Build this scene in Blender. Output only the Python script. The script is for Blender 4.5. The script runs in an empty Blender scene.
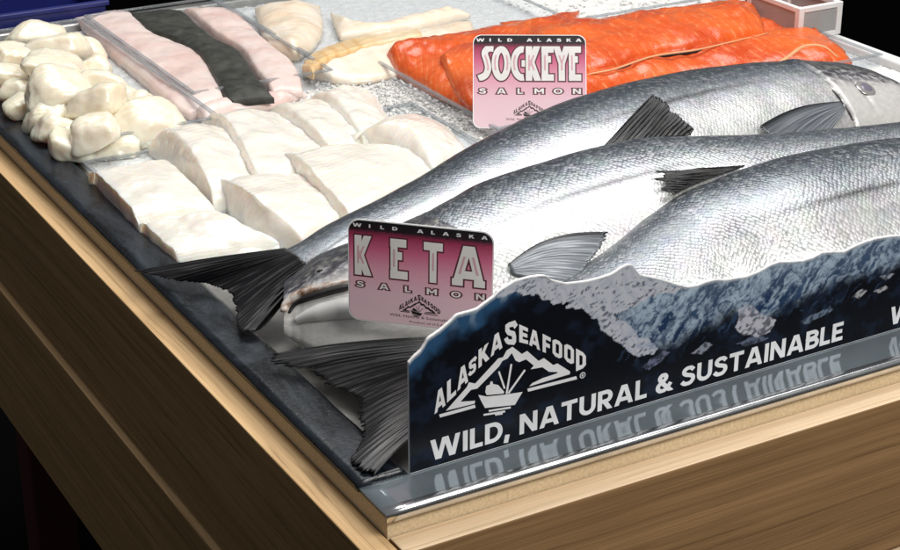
import bpy, bmesh, math, random
import numpy as np
from mathutils import Vector, Matrix, noise as mnoise
from mathutils.bvhtree import BVHTree

random.seed(7)
RNG = np.random.default_rng(7)
S = bpy.context.scene
COL = S.collection

# ------------------------------------------------------------------ camera
F = 1773.0
PC = np.array([450.0, 275.0])
def _d(p):
    v = np.array([p[0] - PC[0], p[1] - PC[1], F]); return v / np.linalg.norm(v)
AX = _d((3850., -520.)); AY = _d((-661., -520.))
AZ = np.cross(AX, AY); AZ /= np.linalg.norm(AZ); AY = np.cross(AZ, AX)
R = np.stack([AX, AY, AZ])
_pc = _d((387., 512.)); _pc = _pc * 1.15 / _pc[2]
CAM = -(R @ _pc)
def W(x, y, z=0.0):
    r = R @ _d((x, y)); return CAM + r * ((z - CAM[2]) / r[2])
def onY(x, y, y0):
    r = R @ _d((x, y)); return CAM + r * ((y0 - CAM[1]) / r[1])
def ray(x, y): return R @ _d((x, y))
BX, BY0 = .0362, .035
_q = R @ _d((900., 328.)); _q = CAM + _q * (-CAM[2] / _q[2])
BK = (_q[1] - BY0) / (_q[0] - BX)          # the banner stands very slightly askew on the ledge
def onB(x, y):
    r = R @ _d((x, y)); t = (BY0 + BK * (CAM[0] - BX) - CAM[1]) / (r[1] - BK * r[0]); p = CAM + r * t
    return np.array([BX + (p[0] - BX) * math.sqrt(1 + BK * BK), BY0, p[2]])

cam = bpy.data.cameras.new('camera'); camo = bpy.data.objects.new('camera', cam); COL.objects.link(camo)
M = Matrix.Identity(4)
for i in range(3):
    M[i][0] = R[i, 0]; M[i][1] = -R[i, 1]; M[i][2] = -R[i, 2]; M[i][3] = CAM[i]
camo.matrix_world = M
cam.sensor_width = 36; cam.lens = F / 900 * 36; cam.clip_start = .05; cam.clip_end = 100
S.camera = camo

# ------------------------------------------------------------------ node helpers
def newmat(name):
    m = bpy.data.materials.new(name); m.use_nodes = True
    nt = m.node_tree; b = nt.nodes['Principled BSDF']; return m, nt, b
class G:
    def __init__(s, nt): s.nt = nt
    def n(s, typ, **kw):
        nd = s.nt.nodes.new('ShaderNode' + typ)
        for k, v in kw.items():
            if k == 'ins':
                for kk, vv in v.items():
                    if hasattr(vv, 'is_output') or isinstance(vv, bpy.types.NodeSocket): s.nt.links.new(vv, nd.inputs[kk])
                    else: nd.inputs[kk].default_value = vv
            else: setattr(nd, k, v)
        return nd
    def l(s, a, b): s.nt.links.new(a, b)
    def math(s, op, a, b=0.0, c=0.0, clamp=False):
        nd = s.nt.nodes.new('ShaderNodeMath'); nd.operation = op; nd.use_clamp = clamp
        for i, v in enumerate((a, b, c)):
            if isinstance(v, bpy.types.NodeSocket): s.nt.links.new(v, nd.inputs[i])
            else: nd.inputs[i].default_value = v
        return nd.outputs[0]
    def mix(s, f, a, b, blend='MIX'):
        nd = s.nt.nodes.new('ShaderNodeMix'); nd.data_type = 'RGBA'; nd.blend_type = blend
        for k, v in ((0, f), (6, a), (7, b)):
            if isinstance(v, bpy.types.NodeSocket): s.nt.links.new(v, nd.inputs[k])
            else: nd.inputs[k].default_value = v if k == 0 else (*v[:3], 1)
        return nd.outputs[2]
    def ramp(s, f, stops, interp='LINEAR'):
        nd = s.nt.nodes.new('ShaderNodeValToRGB'); cr = nd.color_ramp; cr.interpolation = interp
        while len(cr.elements) < len(stops): cr.elements.new(.5)
        for e, (p, c) in zip(cr.elements, stops):
            e.position = p; e.color = (c, c, c, 1) if not hasattr(c, '__len__') else (*c[:3], 1)
        s.nt.links.new(f, nd.inputs[0]); return nd.outputs[0]
    def noise(s, vec=None, scale=5., detail=3., rough=.5, dist=0.):
        nd = s.n('TexNoise', ins={'Scale': scale, 'Detail': detail, 'Roughness': rough, 'Distortion': dist})
        if vec is not None: s.l(vec, nd.inputs['Vector'])
        return nd.outputs['Fac']
    def coord(s, scale=(1, 1, 1), kind='Object', rot=(0, 0, 0)):
        t = s.n('TexCoord'); mp = s.n('Mapping')
        mp.inputs['Scale'].default_value = scale; mp.inputs['Rotation'].default_value = rot
        s.l(t.outputs[kind], mp.inputs['Vector']); return mp.outputs[0]
    def bump(s, h, strength=.3, dist=.001, normal=None):
        nd = s.n('Bump', ins={'Strength': strength, 'Distance': dist, 'Height': h})
        if normal is not None: s.l(normal, nd.inputs['Normal'])
        return nd.outputs[0]
    def attr(s, name):
        return s.n('Attribute', attribute_name=name).outputs['Fac']

MAT = {}
def plain(name, col, rough=.5, metal=0., spec=.5):
    if name in MAT: return MAT[name]
    m, nt, b = newmat(name); g = G(nt)
    v = g.noise(g.coord(), 35, 4)
    c = g.mix(g.ramp(v, [(.3, 0.), (.7, 1.)]), [x * .92 for x in col], [min(1, x * 1.06) for x in col])
    g.l(c, b.inputs['Base Color']); b.inputs['Roughness'].default_value = rough
    b.inputs['Metallic'].default_value = metal; b.inputs['Specular IOR Level'].default_value = spec
    MAT[name] = m; return m

def wood(name, axis, dark, light, rough=.6, lines=.5):
    m, nt, b = newmat(name); g = G(nt)
    def al(a, c): return (a, c, c) if axis == 'x' else (c, a, c)
    warp = g.noise(g.coord(al(2.2, 9)), 1., 3, .5)
    tc = g.n('TexCoord').outputs['Object']
    wv = g.n('VectorMath', operation='ADD'); g.l(tc, wv.inputs[0])
    cw = g.n('CombineXYZ'); k = g.math('MULTIPLY', g.math('SUBTRACT', warp, .5), .022)
    for q in (0, 1, 2):
        if q != (0 if axis == 'x' else 1): g.l(k, cw.inputs[q])
    g.l(cw.outputs[0], wv.inputs[1])
    def st(a, c):
        mp = g.n('Mapping'); mp.inputs['Scale'].default_value = al(a, c); g.l(wv.outputs[0], mp.inputs['Vector']); return mp.outputs[0]
    band = g.noise(st(1.2, 70), 1., 3, .55)                 # year rings
    ring = g.noise(st(2.0, 230), 1., 3, .6)
    fib = g.noise(st(9, 900), 1., 2, .6)                    # fibres
    f = g.math('ADD', g.math('MULTIPLY', band, .40), g.math('ADD', g.math('MULTIPLY', ring, .42), g.math('MULTIPLY', fib, .22)))
    f = g.ramp(f, [(.38, 0.), (.66, 1.)])
    c = g.mix(f, dark, light)
    ln = g.ramp(ring, [(.30, 1.), (.42, 0.)])
    c = g.mix(g.math('MULTIPLY', ln, lines), c, [x * .55 for x in dark])
    blot = g.noise(g.coord(al(2, 7)), 1., 4, .6)
    c = g.mix(g.math('MULTIPLY', g.ramp(blot, [(.48, 0.), (.72, 1.)]), .35), c, [x * .75 for x in dark])
    crack = g.math('MULTIPLY', g.ramp(g.noise(st(5, 160), 1., 1, .5), [(.80, 0.), (.83, 1.)]), g.ramp(blot, [(.52, 0.), (.6, 1.)]))
    c = g.mix(crack, c, [x * .2 for x in dark])
    g.l(c, b.inputs['Base Color']); b.inputs['Roughness'].default_value = rough
    g.l(g.bump(f, .35, .0007), b.inputs['Normal'])
    MAT[name] = m; return m

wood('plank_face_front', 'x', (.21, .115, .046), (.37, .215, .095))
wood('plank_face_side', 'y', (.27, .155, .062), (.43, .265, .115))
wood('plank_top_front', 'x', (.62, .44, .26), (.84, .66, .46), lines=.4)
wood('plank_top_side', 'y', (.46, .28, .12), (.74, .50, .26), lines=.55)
def mdf():
    m, nt, b = newmat('fibreboard'); g = G(nt)
    a = g.noise(g.coord(), 420, 3, .6); bl = g.noise(g.coord(), 9, 4)
    c = g.mix(g.ramp(a, [(.35, 0.), (.65, 1.)]), (.58, .45, .27), (.74, .59, .39))
    c = g.mix(g.math('MULTIPLY', g.ramp(bl, [(.45, 0.), (.75, 1.)]), .3), c, (.46, .32, .17))
    g.l(c, b.inputs['Base Color']); b.inputs['Roughness'].default_value = .75
    g.l(g.bump(a, .3, .0004), b.inputs['Normal']); MAT['mdf'] = m
mdf()
def steel(name, base, r0, r1, metal=.9, bumpk=.1, sc=(60, 60, 60)):
    m, nt, b = newmat(name); g = G(nt)
    a = g.noise(g.coord(sc), 1., 5, .6, .4); d = g.noise(g.coord(), 14, 5, .6)
    c = g.mix(g.ramp(d, [(.35, 0.), (.7, 1.)]), [x * .72 for x in base], base)
    g.l(c, b.inputs['Base Color']); b.inputs['Metallic'].default_value = metal
    rr = g.n('MapRange', ins={'Value': a, 'To Min': r0, 'To Max': r1}).outputs[0]
    g.l(rr, b.inputs['Roughness']); g.l(g.bump(a, bumpk, .0003), b.inputs['Normal'])
    MAT[name] = m
steel('galvanised', (.40, .47, .52), .03, .17, .62, .05, (25, 160, 60))
steel('tray_steel', (.52, .51, .49), .22, .42, .85, .1)
steel('lip_highlight', (.86, .88, .9), .15, .3, .95, .03)  # highlight along the rolled lip put into a paler metal colour
def black_rim():
    m, nt, b = newmat('black_rim'); g = G(nt)
    a = g.noise(g.coord((1, .35, 1)), 30, 6, .68, .5); d = g.noise(g.coord(), 300, 3, .7)
    st = g.ramp(a, [(.42, 0.), (.72, 1.)])
    c = g.mix(st, (.003, .0045, .007), (.024, .036, .052))
    c = g.mix(g.math('MULTIPLY', g.ramp(d, [(.55, 0.), (.72, 1.)]), .30), c, (.07, .08, .09))
    g.l(c, b.inputs['Base Color'])
    g.l(g.ramp(a, [(.3, .18), (.7, .5)]), b.inputs['Roughness'])
    h = g.math('ADD', a, g.math('MULTIPLY', d, .5))
    g.l(g.bump(h, .5, .0012), b.inputs['Normal']); MAT['black_rim'] = m
black_rim()
def acrylic(name, tint=(.96, .97, .98), opac=.03):
    m, nt, b = newmat(name); g = G(nt)
    tr = g.n('BsdfTransparent', ins={'Color': (*tint, 1)})
    gl = g.n('BsdfGlossy', ins={'Roughness': .06, 'Color': (1, 1, 1, 1)})
    df = g.n('BsdfDiffuse', ins={'Color': (.75, .78, .8, 1)})
    fr = g.n('MapRange', ins={'Value': g.math('POWER', g.n('LayerWeight', ins={'Blend': .5}).outputs['Facing'], 4.), 'To Min': .02, 'To Max': .30})
    m1 = g.n('MixShader', ins={0: opac}); g.l(tr.outputs[0], m1.inputs[1]); g.l(df.outputs[0], m1.inputs[2])
    m2 = g.n('MixShader'); g.l(fr.outputs[0], m2.inputs[0]); g.l(m1.outputs[0], m2.inputs[1]); g.l(gl.outputs[0], m2.inputs[2])
    g.l(m2.outputs[0], nt.nodes['Material Output'].inputs[0]); MAT[name] = m
acrylic('acrylic'); acrylic('acrylic_edge', (.70, .72, .74), .16)
def flesh(name, base, alt, streak_scale, sss=.25, rough=.34, radius=(.02, .010, .005), streak=.35, blotch=None, spec=.5, bump=.35, groove=.25, coat=.2):
    m, nt, b = newmat(name); g = G(nt)
    uv = g.n('UVMap').outputs[0]
    mp = g.n('Mapping'); mp.inputs['Scale'].default_value = streak_scale; g.l(uv, mp.inputs['Vector'])
    wv = g.n('TexWave', bands_direction='X', wave_profile='SIN', ins={'Scale': 1., 'Distortion': 2.2, 'Detail': 3., 'Detail Scale': .6, 'Vector': mp.outputs[0]}).outputs['Fac']
    nz = g.noise(g.coord(), 55, 4, .6)
    big = g.noise(g.coord(), 14, 3, .5)
    fine = g.noise(g.coord(), 420, 3, .6)
    f = g.math('ADD', g.math('MULTIPLY', g.ramp(wv, [(.05, 0.), (.5, 1.)]), .5), g.math('MULTIPLY', nz, .5))
    c = g.mix(g.math('MULTIPLY', g.ramp(f, [(.25, 1.), (.75, 0.)]), streak), base, alt)
    if blotch:
        c = g.mix(g.ramp(big, [(.46, 0.), (.66, blotch[3])]), c, blotch[:3])
    g.l(c, b.inputs['Base Color'])
    b.inputs['Subsurface Weight'].default_value = sss; b.inputs['Subsurface Radius'].default_value = radius; b.inputs['Subsurface Scale'].default_value = 1.
    g.l(g.ramp(nz, [(.3, rough * .7), (.7, rough * 1.35)]), b.inputs['Roughness']); b.inputs['Specular IOR Level'].default_value = spec
    b.inputs['Coat Weight'].default_value = coat; b.inputs['Coat Roughness'].default_value = .16
    h = g.math('ADD', g.math('MULTIPLY', g.math('MULTIPLY', wv, g.ramp(big, [(.4, 0.), (.65, 1.)])), groove), g.math('ADD', g.math('MULTIPLY', nz, .9), g.math('MULTIPLY', fine, .15)))
    g.l(g.bump(h, bump, .0022), b.inputs['Normal']); MAT[name] = m
flesh('white_fish', (.86, .815, .75), (.80, .71, .60), (3.0, .5, 1), sss=.5, streak=.22, blotch=(.88, .79, .68, .4), groove=.36, rough=.22, coat=.4)
flesh('cream_flesh', (.87, .80, .66), (.83, .71, .53), (1.3, .4, 1), sss=.45, streak=.22, blotch=(.88, .77, .56, .5), groove=.12, coat=.45, rough=.3)
flesh('pink_fillet', (.80, .66, .62), (.72, .47, .43), (.7, .4, 1), streak=.30, blotch=(.64, .40, .36, .4), groove=.06)
flesh('toasted_fillet', (.84, .75, .64), (.78, .62, .47), (1.2, .5, 1), streak=.3, blotch=(.74, .50, .27, .35), groove=.08)
flesh('golden_edge', (.78, .55, .29), (.66, .36, .12), (2, 1, 1), streak=.5, blotch=(.80, .66, .46, .9), groove=.05)
def red_salmon():
    m, nt, b = newmat('red_salmon'); g = G(nt)
    sx = g.n('SeparateXYZ', ins={0: g.n('UVMap').outputs[0]}); nz = g.noise(g.coord(), 30, 3, .5); n2 = g.noise(g.coord(), 95, 4, .6); n3 = g.noise(g.coord(), 500, 3, .6); big = g.noise(g.coord(), 11, 3, .5)
    v = g.math('ABSOLUTE', g.math('SUBTRACT', sx.outputs[1], .45))
    ph = g.math('ADD', g.math('MULTIPLY', sx.outputs[0], 62.), g.math('ADD', g.math('MULTIPLY', v, -34.), g.math('MULTIPLY', nz, 4.)))
    w = g.math('MULTIPLY_ADD', g.math('SINE', ph), .5, .5)
    fat = g.math('MULTIPLY', g.ramp(w, [(.80, 0.), (.97, 1.)]), g.ramp(n2, [(.46, .03), (.66, .42)]))
    c = g.mix(g.ramp(big, [(.38, 0.), (.62, 1.)]), (.60, .062, .007), (.78, .135, .017))
    c = g.mix(g.math('MULTIPLY', g.ramp(n2, [(.4, 0.), (.7, 1.)]), .35), c, (.78, .17, .035))
    c = g.mix(fat, c, (.86, .38, .17))
    g.l(c, b.inputs['Base Color']); b.inputs['Subsurface Weight'].default_value = .22; b.inputs['Subsurface Radius'].default_value = (.010, .003, .001); b.inputs['Subsurface Scale'].default_value = 1.
    g.l(g.ramp(n2, [(.3, .2), (.7, .42)]), b.inputs['Roughness']); b.inputs['Coat Weight'].default_value = .45; b.inputs['Coat Roughness'].default_value = .10
    h = g.math('ADD', g.math('MULTIPLY', w, -.10), g.math('ADD', g.math('MULTIPLY', n2, 1.0), g.math('MULTIPLY', n3, .22)))
    nb = g.bump(h, .42, .0020); g.l(nb, b.inputs['Normal']); g.l(nb, b.inputs['Coat Normal']); MAT['red_salmon'] = m
red_salmon()
flesh('salmon_fat', (.78, .42, .22), (.70, .30, .14), (8, 2, 1), streak=.4)
def dark_skin():
    m, nt, b = newmat('dark_skin'); g = G(nt)
    a = g.noise(g.coord(), 60, 5, .65); d = g.n('TexVoronoi', ins={'Scale': 330.}).outputs['Distance']
    c = g.mix(g.ramp(a, [(.35, 0.), (.7, 1.)]), (.016, .017, .014), (.06, .062, .052))
    c = g.mix(g.ramp(d, [(.15, .4), (.4, 0.)]), c, (.10, .10, .085))
    g.l(c, b.inputs['Base Color']); b.inputs['Roughness'].default_value = .42
    g.l(g.bump(d, .3, .0008), b.inputs['Normal']); MAT['dark_skin'] = m
dark_skin()
def ice():
    m, nt, b = newmat('crushed_ice'); g = G(nt)
    a = g.noise(g.coord(), 120, 4, .7)
    g.l(g.mix(g.ramp(a, [(.3, 0.), (.7, 1.)]), (.80, .79, .77), (.93, .93, .92)), b.inputs['Base Color'])
    b.inputs['Roughness'].default_value = .3; b.inputs['Subsurface Weight'].default_value = .7; b.inputs['Subsurface Radius'].default_value = (.012, .012, .013); b.inputs['Subsurface Scale'].default_value = 1.
    b.inputs['Transmission Weight'].default_value = .12; b.inputs['IOR'].default_value = 1.31
    g.l(g.bump(a, .6, .002), b.inputs['Normal']); MAT['ice'] = m
ice()

def fish_skin(name, seed):
    m, nt, b = newmat(name); g = G(nt)
    dv = g.attr('dv'); head = g.attr('head'); gill = g.attr('gill'); lat = g.attr('lat')
    body = g.math('MULTIPLY', g.math('SUBTRACT', 1., head), g.attr('scl'))
    uv = g.n('UVMap').outputs[0]
    mp = g.n('Mapping'); mp.inputs['Rotation'].default_value = (0, 0, math.radians(45)); mp.inputs['Scale'].default_value = (1, 1, 1); g.l(uv, mp.inputs['Vector'])
    wn = g.n('TexNoise', ins={'Scale': .16, 'Detail': 3., 'Vector': uv}).outputs['Color']
    wa = g.n('VectorMath', operation='MULTIPLY_ADD', ins={1: (1.6, 1.6, 0), 2: mp.outputs[0]}); g.l(wn, wa.inputs[0])
    vor = g.n('TexVoronoi', voronoi_dimensions='2D', ins={'Scale': 1., 'Randomness': .46, 'Vector': wa.outputs[0]})
    dist = vor.outputs['Distance']
    rnd = g.n('SeparateColor', ins={0: vor.outputs['Color']}).outputs[0]
    sz = g.noise(uv, .05, 3, .6)        # large wet patches
    sm = g.noise(uv, .35, 4, .65)
    # colour down the flank
    dvn = g.math('ADD', dv, g.math('MULTIPLY', g.math('SUBTRACT', sm, .5), .28))
    c = g.ramp(g.math('MULTIPLY_ADD', dvn, .5, .5),
               [(.0, (.66, .66, .65)), (.46, (.62, .625, .63)), (.60, (.46, .475, .50)), (.72, (.22, .245, .275)), (.84, (.075, .09, .11)), (1., (.035, .043, .056))])
    hc = g.ramp(g.math('MULTIPLY_ADD', dvn, .5, .5), [(.0, (.80, .78, .74)), (.50, (.70, .68, .67)), (.64, (.40, .40, .43)), (.8, (.15, .165, .19)), (1., (.05, .06, .07))])
    # dark scale edges and a glint per scale painted into the colour; strongest above the lateral line
    up = g.ramp(g.math('MULTIPLY_ADD', dv, .5, .5), [(.25, .34), (.55, .74), (.8, .9)])
    edge = g.ramp(dist, [(.34, 0.), (.62, 1.)])
    worn = g.ramp(g.noise(uv, .07, 4, .65), [(.36, .35), (.6, 1.)])
    up = g.math('MULTIPLY', g.math('MULTIPLY', up, worn), g.math('MULTIPLY_ADD', g.attr('scl'), .8, .2))
    sc = g.mix(g.math('MULTIPLY', edge, g.math('MULTIPLY', up, .86)), c, (.035, .045, .06))
    sc = g.mix(g.math('MULTIPLY', g.ramp(rnd, [(.5, 0.), (1., 1.)]), g.math('MULTIPLY', up, .24)), sc, (.88, .90, .92))
    sc = g.mix(g.math('MULTIPLY', lat, .85), sc, (.07, .07, .075))
    # faint green and violet sheen
    sheen = g.n('TexNoise', ins={'Scale': .22, 'Detail': 2., 'Vector': uv}).outputs['Color']
    sc = g.mix(.13, sc, sheen, 'OVERLAY')
    hc = g.mix(g.math('MULTIPLY', g.ramp(g.math('MULTIPLY_ADD', dvn, .5, .5), [(.60, 0.), (.74, 1.), (.86, 0.)]), .45), hc, (.20, .19, .07))
    hn = g.mix(g.math('MULTIPLY', g.ramp(sm, [(.34, 0.), (.56, 1.)]), g.ramp(g.math('MULTIPLY_ADD', dv, .5, .5), [(.46, .12), (.60, 1.)])), hc, (.055, .052, .065))
    col = g.mix(head, sc, hn)
    col = g.mix(gill, col, (.012, .012, .014))
    g.l(col, b.inputs['Base Color'])
    g.l(g.math('MULTIPLY_ADD', head, -.28, .58), b.inputs['Metallic'])
    ro = g.math('ADD', g.math('MULTIPLY_ADD', rnd, .14, .27), g.math('MULTIPLY', g.ramp(sz, [(.35, 0.), (.65, 1.)]), .10))
    g.l(ro, b.inputs['Roughness'])
    b.inputs['Coat Weight'].default_value = .25; b.inputs['Coat Roughness'].default_value = .18
    hgt = g.math('ADD', g.math('MULTIPLY', g.math('SUBTRACT', .7, dist), body), g.math('MULTIPLY', sm, .9))
    hgt = g.math('ADD', hgt, g.math('MULTIPLY', g.math('MULTIPLY', rnd, .35), body))
    nb = g.bump(hgt, .42, .0010); g.l(nb, b.inputs['Normal'])
    g.l(g.bump(sm, .3, .0012), b.inputs['Coat Normal'])
    MAT[name] = m
fish_skin('salmon_skin', 1)
def fin_mat():
    m, nt, b = newmat('fin_membrane'); g = G(nt)
    uv = g.n('UVMap').outputs[0]
    mp = g.n('Mapping'); mp.inputs['Scale'].default_value = (70, 1.2, 1); g.l(uv, mp.inputs['Vector'])
    a = g.noise(mp.outputs[0], 1., 4, .6, .3)
    mp2 = g.n('Mapping'); mp2.inputs['Scale'].default_value = (5, 1.6, 1); g.l(uv, mp2.inputs['Vector'])
    z = g.noise(mp2.outputs[0], 1., 3, .5)
    f = g.math('MULTIPLY', g.ramp(a, [(.52, 0.), (.62, 1.)]), g.ramp(z, [(.36, .06), (.66, .9)]))
    g.l(g.mix(f, (.006, .006, .008), (.15, .145, .14)), b.inputs['Base Color'])
    g.l(g.ramp(a, [(.3, .28), (.7, .5)]), b.inputs['Roughness'])
    g.l(g.bump(a, .45, .0007), b.inputs['Normal']); MAT['fin'] = m
    m, nt, b = newmat('pale_fin'); g = G(nt)
    uv = g.n('UVMap').outputs[0]
    mp = g.n('Mapping'); mp.inputs['Scale'].default_value = (30, 1.2, 1); g.l(uv, mp.inputs['Vector'])
    a = g.noise(mp.outputs[0], 1., 4, .6, .3)
    sx = g.n('SeparateXYZ', ins={0: uv})
    dk = g.ramp(sx.outputs[0], [(.02, 1.), (.16, .0)])
    c = g.mix(g.ramp(a, [(.4, 0.), (.7, 1.)]), (.09, .10, .12), (.30, .325, .35))
    g.l(g.mix(dk, c, (.015, .016, .02)), b.inputs['Base Color']); b.inputs['Roughness'].default_value = .34; b.inputs['Metallic'].default_value = .25
    g.l(g.bump(a, .25, .0005), b.inputs['Normal']); MAT['pale_fin'] = m
fin_mat()
def lip_mat():
    m, nt, b = newmat('lip_pale'); g = G(nt)
    a = g.noise(g.coord(), 130, 4, .6)
    g.l(g.ramp(a, [(.36, (.16, .075, .035)), (.48, (.50, .36, .28)), (.6, (.72, .66, .62))]), b.inputs['Base Color']); b.inputs['Roughness'].default_value = .25
    b.inputs['Subsurface Weight'].default_value = .1; b.inputs['Subsurface Radius'].default_value = (.004, .002, .001); MAT['lip_pale'] = m
plain('mouth_dark', (.012, .009, .009), .5); lip_mat()
plain('jaw_pale', (.84, .83, .81), .24, .15); plain('eye_black', (.008, .008, .01), .06); plain('eye_ring', (.42, .40, .40), .22, .5)
plain('floor_dark', (.004, .004, .0045), .9, 0., .0); plain('maroon', (.05, .006, .007), .6); plain('black_paint', (.008, .008, .008), .6)
plain('blue_plastic', (.010, .016, .15), .4); plain('white_plastic', (.80, .80, .80), .3); plain('grey_plastic', (.36, .37, .37), .35)
plain('ink_white', (.76, .76, .78), .5); plain('ink_maroon', (.10, .018, .035), .5); plain('ink_cream', (.74, .72, .70), .5)
plain('ink_pink', (.62, .36, .41), .5); plain('ink_black', (.012, .010, .012), .5); plain('card_edge', (.88, .87, .88), .4)

# ------------------------------------------------------------------ mesh helpers
def link(o, parent=None):
    COL.objects.link(o)
    if parent is not None: o.parent = parent
    return o
def tag(o, label=None, cat=None, group=None, kind=None):
    if label: o['label'] = label
    if cat: o['category'] = cat
    if group: o['group'] = group
    if kind: o['kind'] = kind
    return o
def mesh(name, verts, faces, mats, parent=None, smooth=True, uv=None, attrs=None, midx=None):
    me = bpy.data.meshes.new(name)
    me.from_pydata([tuple(map(float, v)) for v in verts], [], [tuple(int(i) for i in f) for f in faces])
    if not isinstance(mats, (list, tuple)): mats = [mats]
    for m in mats: me.materials.append(m if not isinstance(m, str) else MAT[m])
    if midx is not None: me.polygons.foreach_set('material_index', np.array(midx, dtype=np.int32))
    if uv is not None:
        ul = me.uv_layers.new(name='UVMap'); li = np.zeros(len(me.loops), dtype=np.int32); me.loops.foreach_get('vertex_index', li)
        ul.data.foreach_set('uv', np.asarray(uv, dtype=np.float32)[li].ravel())
    for k, a in (attrs or {}).items():
        if np.ndim(a) == 2:
            at = me.attributes.new(k, 'FLOAT_COLOR', 'POINT'); at.data.foreach_set('color', np.asarray(a, dtype=np.float32).ravel())
        else:
            at = me.attributes.new(k, 'FLOAT', 'POINT'); at.data.foreach_set('value', np.asarray(a, dtype=np.float32).ravel())
    if smooth: me.polygons.foreach_set('use_smooth', np.ones(len(me.polygons), dtype=bool))
    bm = bmesh.new(); bm.from_mesh(me); bmesh.ops.recalc_face_normals(bm, faces=bm.faces); bm.to_mesh(me); bm.free()
    me.update()
    return link(bpy.data.objects.new(name, me), parent)
def empty(name, loc, label, cat, group=None):
    o = bpy.data.objects.new(name, None); o.empty_display_size = .02; COL.objects.link(o)
    return tag(o, label, cat, group)       # children keep world coordinates: empties stay at the origin frame below
def base(o, loc):
    """put the empty at the thing's base and keep its children where they are"""
    o.location = loc
    for c in o.children: c.matrix_parent_inverse = Matrix.Translation(-Vector(loc))
def grid_faces(n, m, close_m=False, close_n=False, off=0):
    f = []
    for i in range(n if close_n else n - 1):
        for j in range(m if close_m else m - 1):
            a = i * m + j; b = i * m + (j + 1) % m; c = ((i + 1) % n) * m + (j + 1) % m; d = ((i + 1) % n) * m + j
            f.append((a + off, b + off, c + off, d + off))
    return f
def box(name, x0, x1, y0, y1, z0, z1, mats, parent=None, bev=.0, topmat=None, seg=2):
    bm = bmesh.new(); bmesh.ops.create_cube(bm, size=1)
    for v in bm.verts: v.co = Vector(((x0 + x1) / 2 + v.co.x * (x1 - x0), (y0 + y1) / 2 + v.co.y * (y1 - y0), (z0 + z1) / 2 + v.co.z * (z1 - z0)))
    if bev: bmesh.ops.bevel(bm, geom=bm.edges[:], offset=bev, segments=seg, profile=.5, affect='EDGES')
    me = bpy.data.meshes.new(name); 
    if not isinstance(mats, (list, tuple)): mats = [mats]
    for m in mats: me.materials.append(MAT[m])
    bm.normal_update()
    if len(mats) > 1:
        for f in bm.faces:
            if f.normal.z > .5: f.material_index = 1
    bm.to_mesh(me); bm.free()
    return link(bpy.data.objects.new(name, me), parent)
def boxes(name, lst, mat, parent=None, bev=0.):
    bm = bmesh.new()
    for (x0, x1, y0, y1, z0, z1) in lst:
        r = bmesh.ops.create_cube(bm, size=1)
        for v in r['verts']: v.co = Vector(((x0 + x1) / 2 + v.co.x * (x1 - x0), (y0 + y1) / 2 + v.co.y * (y1 - y0), (z0 + z1) / 2 + v.co.z * (z1 - z0)))
    if bev: bmesh.ops.bevel(bm, geom=bm.edges[:], offset=bev, segments=2, profile=.5, affect='EDGES')
    me = bpy.data.meshes.new(name); me.materials.append(MAT[mat]); bm.to_mesh(me); bm.free()
    return link(bpy.data.objects.new(name, me), parent)
def resample(P, n):
    P = np.asarray(P, float)
    Q = np.vstack([2 * P[0] - P[1], P, 2 * P[-1] - P[-2]])
    seg = np.linalg.norm(np.diff(P, axis=0), axis=1); cum = np.concatenate([[0], np.cumsum(seg)])
    out = []
    for s in np.linspace(0, cum[-1], n):
        i = min(np.searchsorted(cum, s, side='right') - 1, len(P) - 2); t = (s - cum[i]) / max(seg[i], 1e-9)
        p0, p1, p2, p3 = Q[i], Q[i + 1], Q[i + 2], Q[i + 3]
        # cardinal spline with limited tangents
        m1 = (p2 - p0) * .5; m2 = (p3 - p1) * .5
        k = seg[i]
        for mm in (m1, m2):
            l = np.linalg.norm(mm)
            if l > k * 1.2: mm *= k * 1.2 / l
        out.append((2*t**3-3*t**2+1)*p1 + (t**3-2*t**2+t)*m1 + (-2*t**3+3*t**2)*p2 + (t**3-t**2)*m2)
    return np.array(out)
def tube(name, P, rad, mat, parent=None, n=None, k=10, flat=1.0):
    P = np.asarray(P, float); n = n or max(8, len(P) * 6)
    r = np.interp(np.linspace(0, 1, n), np.linspace(0, 1, len(np.atleast_1d(rad))), np.atleast_1d(rad)) if np.size(rad) > 1 else np.full(n, float(rad))
    Q = resample(P, n); V = []
    for i in range(n):
        t = Q[min(i + 1, n - 1)] - Q[max(i - 1, 0)]; t /= np.linalg.norm(t) + 1e-12
        a = np.cross(t, [0, 0, 1.]); a /= np.linalg.norm(a) + 1e-12; b = np.cross(a, t)
        for j in range(k):
            th = 2 * math.pi * j / k; V.append(Q[i] + r[i] * (math.cos(th) * a + math.sin(th) * b * flat))
    f = grid_faces(n, k, close_m=True)
    f.append(tuple(range(k))); f.append(tuple(range((n - 1) * k, n * k)))
    return mesh(name, V, f, mat, parent)

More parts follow.
